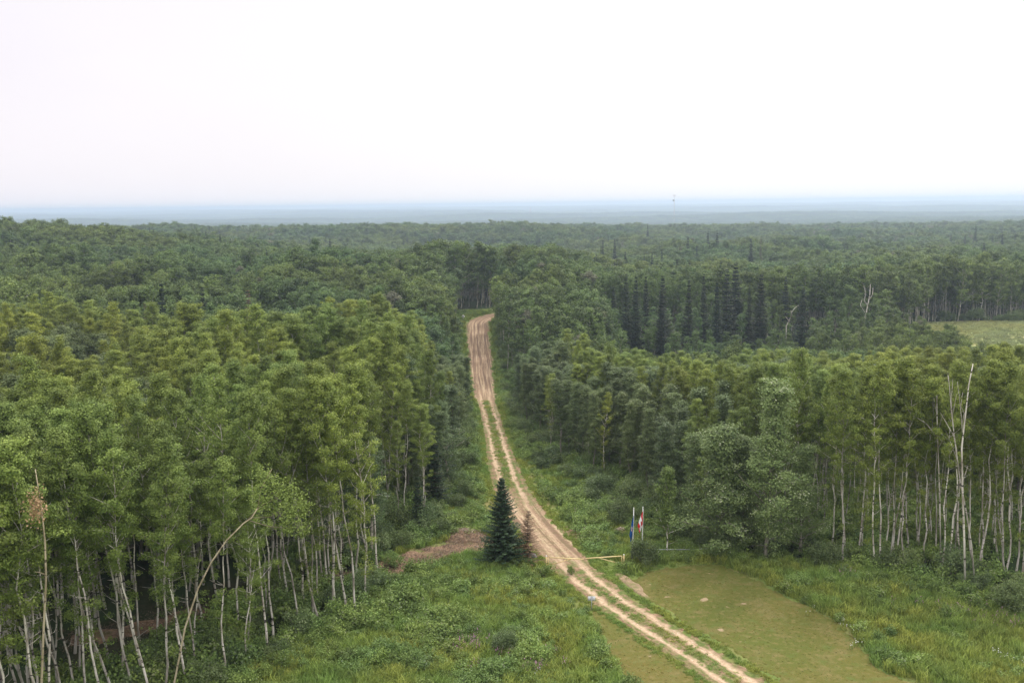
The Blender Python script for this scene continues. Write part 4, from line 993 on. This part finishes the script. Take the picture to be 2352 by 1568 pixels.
def snag(lab, Y_, foot, pts, brs, r):
    p = at_depth(foot[0], foot[1], Y_); z = float(gh(p[0], Y_)); b = np.array([p[0], Y_, z])
    rr = lambda l: np.array([at_depth(q[0], q[1], Y_ - 1) for q in l]) - b
    T = np.vstack([[0, 0, 0], rr(pts)])
    bare('snag', lab, 'dead tree', [(T, np.linspace(r, r * .35, len(T)))] + [(rr(q), np.linspace(r * .5, .05, len(q))) for q in brs], [M['bark']], None, tuple(b))
snag('bleached forked snag among the trees left of the far meadow', 318, (1984, 742), [(1986, 735), (1990, 715), (1994, 695), (1998, 675), (1999, 652)], [[(1993, 700), (1985, 690), (1988, 672), (1984, 655)], [(1996, 688), (2004, 676), (2005, 660)], [(1986, 716), (1976, 700), (1980, 688)]], .26)
snag('short crooked pale snag between the spruce group and the lone pointed spruce', 290, (1808, 760), [(1806, 748), (1811, 738), (1818, 724), (1817, 712)], [[(1812, 736), (1804, 726)], [(1817, 718), (1826, 706), (1834, 700)]], .2)
# ------------------------------------------------------------------ brush pile, logs, rock
def mound(name, lab, px, py, rx, ry, h, nd_=2600, cat='brush pile'):
    c = W(px, py); rg = np.random.default_rng(int(px))
    th = np.linspace(0, 2 * math.pi, 33)[None]; rr = np.linspace(0, 1, 12)[:, None]
    X = c[0] + rr * rx * np.cos(th); Y = c[1] + rr * ry * np.sin(th); n_ = vn(X * 3, Y * 3, 1.4); n_[:, -1] = n_[:, 0]
    Z = gh(X, Y) - .05 + h * (1 - rr ** 1.6) * (.75 + .5 * n_) * .8
    o = thing(name, lab, cat, (c[0], c[1], c[2]))
    e = obj('earth', grid_mesh('pile_earth', X - c[0], Y - c[1], Z - c[2], [M['redirt']]), o)
    m = MB(); a = rg.uniform(0, 6.28, nd_); r = rg.random(nd_) ** .55
    C = np.stack([r * rx * np.cos(a), r * ry * np.sin(a), h * (1 - r ** 1.6) * (.75 + .5 * vn((c[0] + r * rx * np.cos(a)) * 3, (c[1] + r * ry * np.sin(a)) * 3, 1.4)) * .8 + .03], 1)
    m.leaves(C, .22, rg, asp=.22, flat=1.0); obj('debris', m.mesh('pile_debris', [M['mulch']]), o)
    for q in range(16):
        a = rg.uniform(0, 6.28); r = rg.random() * .8; l = rg.uniform(.5, 1.3); p = np.array([r * rx * math.cos(a), r * ry * math.sin(a), h * (1 - r ** 1.6) * .8 + .08]); b = rg.uniform(0, 6.28)
        d = np.array([math.cos(b), math.sin(b), rg.uniform(-.1, .35)]) * l * .5
        m = MB(); m.tube([p - d, p + rg.normal(size=3) * .04, p + d], [.035, .03, .02], 5); obj('stick', m.mesh('pile_stick', [M['deadwood']]), o)
mound('brush_pile', 'heap of reddish brush and wood debris left of the dark spruce', 1066, 1232, 3.2, 2.6, 1.15)
mound('brush_pile', 'small dark brush heap behind the blue flag', 1428, 1222, 1.5, 1.2, .6, 700)
mound('brush_pile', 'low scrape of debris between the road and the flagpoles', 1350, 1218, 1.9, 1.4, .28, 700)
def log(lab, a, b, r=.11):
    p, q = W(*a), W(*b); m = MB(); P0 = np.array([0, 0, r * .8]); P1 = q - p + np.array([0, 0, r])
    m.tube([P0, P0 * .66 + P1 * .34 + [0, 0, .03], P0 * .33 + P1 * .67, P1], [r, r * .97, r * .9, r * .8], 8)
    o = obj('log', m.mesh('log', [M['deadwood']], True), None, tuple(p)); tag(o, lab, 'log')
log('long peeled log lying at the left foot of the brush heap', (1021, 1240), (1050, 1230), .14)
log('short grey log at the right foot of the brush heap', (1093, 1237), (1104, 1239), .12)
log('thin stick of wood on the dirt path beside the dark spruce', (1090, 1256), (1104, 1253), .06)
log('bleached log lying in the shrubs at the right picture edge', (2310, 1392), (2345, 1378), .08)
m = MB(); th = np.linspace(0, 2 * math.pi, 17); 
c = W(1222, 1282)
rr = np.linspace(0, math.pi, 9)[:, None]; n_ = 1 + .25 * (np.sin(3 * th[None] + rr * 2) * .5 + .3 * np.cos(5 * th[None] - rr * 3)) * np.sin(rr)
me = grid_mesh('rock', .52 * np.sin(rr) * np.cos(th[None]) * n_, .42 * np.sin(rr) * np.sin(th[None]) * n_, .45 * np.cos(rr) * np.ones_like(th[None]) + .25, [M['stone']])
tag(obj('rock', me, None, tuple(c)), 'grey boulder half hidden behind the dead brown spruce', 'rock')

# ------------------------------------------------------------------ gate, poles, flags, sign, fence, markers
def gate(lab, post, tip, bot):
    """post: overview px of post foot; the leaf runs from the post to tip"""
    p = W(*post); q = W(*tip); v = np.array([q[0] - p[0], q[1] - p[1], 0]); Ln = np.linalg.norm(v); v /= Ln
    z = np.array([0, 0, 1.]); dz = float(gh(q[0], q[1]) - p[2])
    o = thing('swing_gate', lab, 'gate', tuple(p), (0, 0, 0), 'yellow pipe gates across the road')
    m = MB(); m.tube([z * -.3, z * .6, z * 1.22], .075, 12); po = obj('post', m.mesh('gate_post', [M['yellow']], True), o)
    m = MB(); m.tube([z * 1.22, z * 1.25, z * 1.29], [.088, .085, .05], 12); obj('cap', m.mesh('post_cap', [M['white']], True), po)
    a = v * .24
    m = MB(); m.tube([a + z * 1.10, (a + v * Ln) / 2 + z * 1.08, v * Ln + z * 1.06], .06, 10); obj('top_rail', m.mesh('gate_rail', [M['yellow']], True), o)
    m = MB(); m.tube([a + z * .18, a + z * .6, a + z * 1.055], .045, 8); obj('hinge_stile', m.mesh('gate_stile', [M['yellow']], True), o)
    m = MB(); m.tube([a + v * .04 + z * .2, v * Ln * .4 + z * .65, v * Ln * .66 + z * 1.04], .048, 8); obj('brace', m.mesh('gate_brace', [M['yellow']], True), o)
    for h in (.25, 1.0):
        m = MB(); m.tube([v * .05 + z * h, v * .14 + z * h, a + z * h], .022, 6); obj('hinge', m.mesh('gate_hinge', [M['yellow']], True), o)
    return o
gate('left leaf of the yellow pipe gate across the road, its brace rising to the right', (1255, 1300), (1340, 1304), 0)
gate('right leaf of the yellow pipe gate, its post beside the flagpole', (1433, 1297), (1345, 1302), 0)

def flagpole(lab, foot, top, box=False):
    p = W(*foot); t = at_depth(top[0], top[1], p[1]); d = t - p; H = d[2]; d[0] = d[0] * .9
    o = thing('flagpole', lab, 'flagpole', tuple(p), (0, 0, 0))
    m = MB(); m.tube([d * 0 - [0, 0, .2], d * .33, d * .66, d * .99], [.055, .05, .045, .038], 10); obj('pole', m.mesh('pole', [M['white']], True), o)
    m = MB(); m.tube([d * .985, d * .995, d * 1.0, d * 1.012], [.02, .06, .06, .015], 10); obj('truck_cap', m.mesh('pole_cap', [M['white']], True), o)
    m = MB(); m.tube([d * .16 + [.07, -.02, 0], d * .5 + [.075, -.03, 0], d * .97 + [.05, -.02, 0]], .006, 4); obj('halyard', m.mesh('halyard', [M['white']]), o)
    if box:
        m = MB(); m.box((.24, 0, 1.25), (.34, .22, .5)); bx = obj('box', m.mesh('pole_box', [M['box']]), o)
        m = MB(); m.box((.24, 0, 1.53), (.38, .26, .04)); obj('lid', m.mesh('box_lid', [M['galv']]), bx)
        m = MB(); m.tube([[0, -.0, -.1], [0, 0, .5], [0.0, 0, 1.7]], .075, 10); obj('lower_pole', m.mesh('dark_lower_pole', [M['dark']], True), o)  # near-black tube around the lower end of the pole
    return p, d
pA, dA = flagpole('left white flagpole carrying the blue flag, a grey box near its foot', (1452, 1292), (1456, 1165), True)
pB, dB = flagpole('right white flagpole carrying the red and white flag, foot behind the willow bush', (1474, 1284), (1477, 1163))

def hang_flag(name, lab, p, d, t0, t1, drop, side_, spec, mtl, seed):
    """limp flag: a sheet hanging in folds from the hoist. u runs hoist->fly, v down the hoist."""
    rg = np.random.default_rng(seed); nu, nv = 40, 26
    u = np.linspace(0, 1, nu)[:, None]; v = np.linspace(0, 1, nv)[None]
    Hh = (t0 - t1) * np.linalg.norm(d)
    hx = d[0] * (t0 - v * (t0 - t1)); hz = d[2] * (t0 - v * (t0 - t1)); hy = d[1] * (t0 - v * (t0 - t1))
    fold = np.sin(v * 9 + u * 3) * .055 * np.minimum(1, u * 4) + np.sin(v * 4.5 - u * 4) * .05 * u
    X = hx + side_ * (u ** .8 * drop[0] * (1.05 - .35 * v)) + fold * .7 * side_ - .045*side_*-1*0
    Z = hz - u * drop[1] + v * u * Hh * .42 - .05 * u * np.sin(v * 6)
    Y = hy - .07 - .02 + fold * 1.6 - .12 * u
    me = grid_mesh(name, X, Y, Z, [mtl], {'fu': u * np.ones_like(v), 'fv': v * np.ones_like(u)})
    o = obj(name, me, None, tuple(p)); md = o.modifiers.new('cloth', 'SOLIDIFY'); md.thickness = .012
    return tag(o, lab, 'flag')
def flag_mat(name, red):
    m, nt = mat(name); fu = nd(nt, 'ShaderNodeAttribute', attribute_name='fu').outputs['Fac']; fv = nd(nt, 'ShaderNodeAttribute', attribute_name='fv').outputs['Fac']
    if red:
        band_ = mth(nt, 'LESS_THAN', mth(nt, 'ABSOLUTE', mth(nt, 'SUBTRACT', fu, .5)), .25)
        # maple leaf: eleven pointed outline read as angle dependent radius
        x = mth(nt, 'MULTIPLY', mth(nt, 'SUBTRACT', fu, .5), 2.0); y = mth(nt, 'SUBTRACT', fv, .52)
        r = mth(nt, 'SQRT', mth(nt, 'ADD', mth(nt, 'MULTIPLY', x, x), mth(nt, 'MULTIPLY', y, y)))
        an = mth(nt, 'ARCTAN2', x, mth(nt, 'MULTIPLY', y, -1.0))
        lobes = mth(nt, 'ADD', .24, mth(nt, 'ADD', mth(nt, 'MULTIPLY', mth(nt, 'COSINE', mth(nt, 'MULTIPLY', an, 5.0)), .085), mth(nt, 'MULTIPLY', mth(nt, 'COSINE', mth(nt, 'MULTIPLY', an, 15.0)), .03)))
        leaf = mth(nt, 'LESS_THAN', r, lobes)
        stem = mth(nt, 'MULTIPLY', mth(nt, 'LESS_THAN', mth(nt, 'ABSOLUTE', x), .018), mth(nt, 'MULTIPLY', mth(nt, 'GREATER_THAN', y, 0), mth(nt, 'LESS_THAN', y, .40)))
        leaf = mth(nt, 'MAXIMUM', leaf, stem)
        c = mix(nt, band_, (.62, .02, .03), mix(nt, leaf, (.82, .82, .84), (.62, .02, .03)))
    else:
        x = mth(nt, 'MULTIPLY', mth(nt, 'SUBTRACT', fu, .5), 2.0); y = mth(nt, 'SUBTRACT', fv, .5); ax = mth(nt, 'ABSOLUTE', x)
        # shield: straight sides, pointed foot
        wdt = mth(nt, 'SUBTRACT', .24, mth(nt, 'MULTIPLY', mth(nt, 'POWER', mth(nt, 'MAXIMUM', mth(nt, 'ADD', y, .02), 0.0), 2.0), 2.6))
        sh = mth(nt, 'MULTIPLY', mth(nt, 'LESS_THAN', ax, wdt), mth(nt, 'LESS_THAN', mth(nt, 'ABSOLUTE', y), .31))
        inn = mth(nt, 'MULTIPLY', mth(nt, 'LESS_THAN', ax, mth(nt, 'SUBTRACT', wdt, .035)), mth(nt, 'LESS_THAN', mth(nt, 'ABSOLUTE', y), .28))
        body = mix(nt, mth(nt, 'GREATER_THAN', y, .10), (.30, .45, .70), (.80, .62, .12))
        body = mix(nt, mth(nt, 'LESS_THAN', y, -.14), body, (.85, .85, .85))
        body = mix(nt, mth(nt, 'MULTIPLY', mth(nt, 'LESS_THAN', y, -.12), mth(nt, 'MAXIMUM', mth(nt, 'LESS_THAN', ax, .025), mth(nt, 'LESS_THAN', mth(nt, 'ABSOLUTE', mth(nt, 'ADD', y, .2)), .025))), body, (.6, .03, .04))
        body = mix(nt, mth(nt, 'MULTIPLY', mth(nt, 'GREATER_THAN', y, .02), mth(nt, 'LESS_THAN', y, .10)), body, (.12, .35, .10))
        c = mix(nt, sh, (.012, .085, .30), mix(nt, inn, (.85, .70, .20), body))
    out_bsdf(nt, c, .7, .2, trans=.2); return m
hang_flag('flag', 'blue flag with a yellow crest hanging limp from the left flagpole', pA, dA, .87, .62, (.42, 2.35), -1, None, flag_mat('blue_flag_cloth', False), 1)
hang_flag('flag', 'red and white maple leaf flag drooping from the right flagpole', pB, dB, .93, .68, (.55, 1.75), -1, None, flag_mat('red_flag_cloth', True), 2)

# the two plate sign seen from behind
p = W(1359, 1400)
o = thing('road_sign', 'two blank white sign plates side by side on a grey post', 'sign', tuple(p)); PXM = p[1] / F * 1.07
m = MB(); m.box((0, 0, .6), (.06, .04, 1.75 )); m.box((0.035, .03, .6), (.012, .03, 1.7)); m.box((-.035, .03, .6), (.012, .03, 1.7)); obj('post', m.mesh('sign_post', [M['galv']]), o)
for s in (-1, 1):
    m = MB(); m.box((s * .205, .035, 1.21), (.33, .012, .46)); pl_ = obj('plate', m.mesh('sign_plate', [M['plate']]), o)
    m = MB(); m.tube([[s * .09, .024, 1.35], [s * .09, .01, 1.35], [s * .09, -.005, 1.35]], .012, 6); obj('bolt', m.mesh('bolt', [M['galv']]), pl_)
# pipe rail fence
pts = Wl([(1512, 1277), (1585, 1277), (1632, 1274), (1668, 1271)]); base = pts[0]
o = thing('pipe_fence', 'low grey pipe rail fence between the willow bush and the poplars', 'fence', tuple(base))
H_ = .85
tops = pts - base + [0, 0, H_]
m = MB(); m.tube(np.vstack([tops[0] - (tops[1] - tops[0]) * .35, tops]), .035, 8); obj('rail', m.mesh('fence_rail', [M['galv']], True), o)
for q in (0, 1, 2, 3):
    m = MB(); t = tops[q]; m.tube([t - [0, 0, H_ + .1], t - [0, 0, H_ * .5], t - [0, 0, .036]], .032, 8); obj('post', m.mesh('fence_post', [M['galv']], True), o)
p = W(1653, 1273); m = MB(); m.tube([[0, 0, -.1], [0, 0, .6], [0, 0, 1.35]], [.03, .03, .02], 6)
tag(obj('marker_stake', m.mesh('stake', [M['deadwood']]), None, tuple(p)), 'thin pale stake standing at the right end of the pipe fence', 'stake')
# far signs on the crest
p = W(1064, 737); p = np.array([at_depth(1064, 736, 343)[0], 343, 0]); p[2] = gh(p[0], p[1])
o = thing('warning_sign', 'small pale diamond sign at the bend on the road crest', 'sign', tuple(p))
m = MB(); m.box((0, 0, 1.1), (.09, .06, 2.6)); obj('post', m.mesh('post', [M['galv']]), o)
c45 = math.cos(math.pi / 4); rt = [[c45, 0, c45], [0, 1, 0], [-c45, 0, c45]]
m = MB(); m.box((0, -.05, 2.0), (.95, .02, .95), 0, rt); pl_ = obj('plate', m.mesh('plate', [M['white']]), o)
m = MB()
for q in range(-1, 2): m.box((q * .14, -.068, 2.05 + (0 if q else .1)), (.09, .01, .34))
m.box((0, -.068, 1.85), (.34, .01, .07)); obj('symbol', m.mesh('symbol', [M['dark']]), pl_)
p = np.array([at_depth(1058, 745, 336)[0], 336, 0]); p[2] = gh(p[0], p[1])
o = thing('marker_post', 'small dark blue marker post on the grass beside the crest of the road', 'marker')if False else thing('marker_post', 'small dark blue marker post on the grass beside the crest of the road', 'marker', tuple(p))
m = MB(); m.box((0, 0, .4), (.08, .08, 1.0)); obj('post', m.mesh('post', [M['galv']]), o)
m = MB(); m.box((0, -.06, .8), (.6, .03, .5)); obj('plate', m.mesh('plate', [plain('blue_plate', (.04, .07, .22))]), o)

# ------------------------------------------------------------------ masts
def lattice(name, lab, px, top_y, Y, Hm, w, mats, dish=True):
    t = at_depth(px, top_y, Y); zb = t[2] - Hm
    o = thing(name, lab, 'radio mast', (t[0], Y, zb))
    m = MB(); cs = [(w * math.cos(a), w * math.sin(a)) for a in (.5, 2.6, 4.7)]
    n = int(Hm / 4)
    for x, y in cs: m.tube([[x, y, 0], [x, y, Hm * .5], [x, y, Hm]], .10 * w + .05, 5)
    for i in range(n):
        z0, z1 = Hm * i / n, Hm * (i + 1) / n
        for q in range(3):
            a, b = cs[q], cs[(q + 1) % 3]; m.tube([[*a, z0], [(a[0] + b[0]) / 2, (a[1] + b[1]) / 2, (z0 + z1) / 2], [*b, z1]], .07, 4)
    obj('tower', m.mesh('lattice', mats), o)
    if dish:
        for k, x in enumerate((-3.2, 0, 3.2)):
            m = MB(); m.box((x, 0, Hm - 1.0), (.7, .6, 4.0)); obj('antenna', m.mesh('panel', mats), o)
        m = MB(); m.tube([[-3.6, 0, Hm - 1.5], [0, 0, Hm - 1.5], [3.6, 0, Hm - 1.5]], .3, 6); obj('arm', m.mesh('arm', mats), o)
        m = MB(); m.tube([[-2.2, -1.6, Hm - 13], [-2.2, -1.0, Hm - 13], [-2.2, -.3, Hm - 13]], [2.3, 2.2, 1.0], 16); obj('dish', m.mesh('dish', [M['box']], True), o)
    for a in (.2, 2.3, 4.4):
        m = MB(); m.tube([[0, 0, Hm * .8], [math.cos(a) * Hm * .25, math.sin(a) * Hm * .25, Hm * .4], [math.cos(a) * Hm * .5, math.sin(a) * Hm * .5, 0]], .05, 4); obj('guy_wire', m.mesh('guy', mats), o)
lattice('radio_mast', 'tall thin radio mast with antennas and a dish standing against the white sky', 1549, 447, 2450, 76, .8, [M['mast']])
lattice('radio_mast', 'tiny red and white mast far off on the hazy ridge', 1218, 475, 6200, 70, 1.8, [M['mastr']], False)

# ------------------------------------------------------------------ haze
m, nt = mat('haze_air')
vol = nd(nt, 'ShaderNodeVolumePrincipled'); o_ = nd(nt, 'ShaderNodeOutputMaterial'); L(nt, vol.outputs[0], o_.inputs['Volume'])
vol.inputs['Color'].default_value = (.66, .80, 1.0, 1); vol.inputs['Density'].default_value = HAZE = .00018; vol.inputs['Anisotropy'].default_value = .5
mb = MB(); mb.box((0, 8900, -30), (34000, 22000, 190)); hz = obj('haze', mb.mesh('haze', [m])); tag(hz, 'pale blue haze hanging over the whole forest', 'haze', None, 'stuff')

# ------------------------------------------------------------------ light and sky
SUN_EL, SUN_AZ = R(48), R(32)                     # azimuth measured from +Y towards +X (ahead, to the right)
w = bpy.data.worlds.new('World'); SC.world = w; w.use_nodes = True; nt = w.node_tree; nt.nodes.clear()
sky = nd(nt, 'ShaderNodeTexSky'); sky.sky_type = 'NISHITA'; sky.sun_disc = False; sky.sun_elevation = SUN_EL; sky.sun_rotation = SUN_AZ; sky.dust_density = 3
tc = nd(nt, 'ShaderNodeTexCoord').outputs['Generated']; sp = nd(nt, 'ShaderNodeSeparateXYZ'); L(nt, tc, sp.inputs[0])
cl = noise(nt, vscale(nt, tc, (1, 1, 3)), 2.2, 4, .5)
g = maprange(nt, sp.outputs[0], -.5, .22)
veil = mix(nt, g, (.745, .698, .765), (.885, .875, .86))
veil = mix(nt, maprange(nt, cl, .3, .75, 0, .35), veil, (.90, .885, .88))
veil = mix(nt, maprange(nt, sp.outputs[2], .22, .02, 0, .30), veil, (.84, .80, .805))
veil = mix(nt, maprange(nt, sp.outputs[2], .30, .85), veil, (1.8, 1.77, 1.73))
bg1 = nd(nt, 'ShaderNodeBackground'); L(nt, sky.outputs[0], bg1.inputs[0]); bg1.inputs[1].default_value = .006
bg2 = nd(nt, 'ShaderNodeBackground'); L(nt, veil, bg2.inputs[0]); bg2.inputs[1].default_value = 1.0
ad = nd(nt, 'ShaderNodeAddShader'); L(nt, bg1.outputs[0], ad.inputs[0]); L(nt, bg2.outputs[0], ad.inputs[1])
wo = nd(nt, 'ShaderNodeOutputWorld'); L(nt, ad.outputs[0], wo.inputs[0])
sd = bpy.data.lights.new('sun', 'SUN'); sd.energy = 2.0; sd.angle = R(14); sd.color = (1, .95, .86)
so = bpy.data.objects.new('sun', sd); COL.objects.link(so)
dv = Vector((math.sin(SUN_AZ) * math.cos(SUN_EL), math.cos(SUN_AZ) * math.cos(SUN_EL), math.sin(SUN_EL)))
so.rotation_euler = dv.to_track_quat('Z', 'Y').to_euler(); so.location = (0, 0, 200)

SC.view_settings.view_transform = 'Standard'; SC.view_settings.look = 'None'; SC.view_settings.exposure = .28; SC.view_settings.gamma = 1
SC.render.engine = 'CYCLES'
cy = SC.cycles
cy.max_bounces = 5; cy.diffuse_bounces = 2; cy.glossy_bounces = 1; cy.transmission_bounces = 2; cy.volume_bounces = 1; cy.transparent_max_bounces = 6
cy.volume_step_rate = 10; cy.use_denoising = True
SC.render.use_motion_blur = False
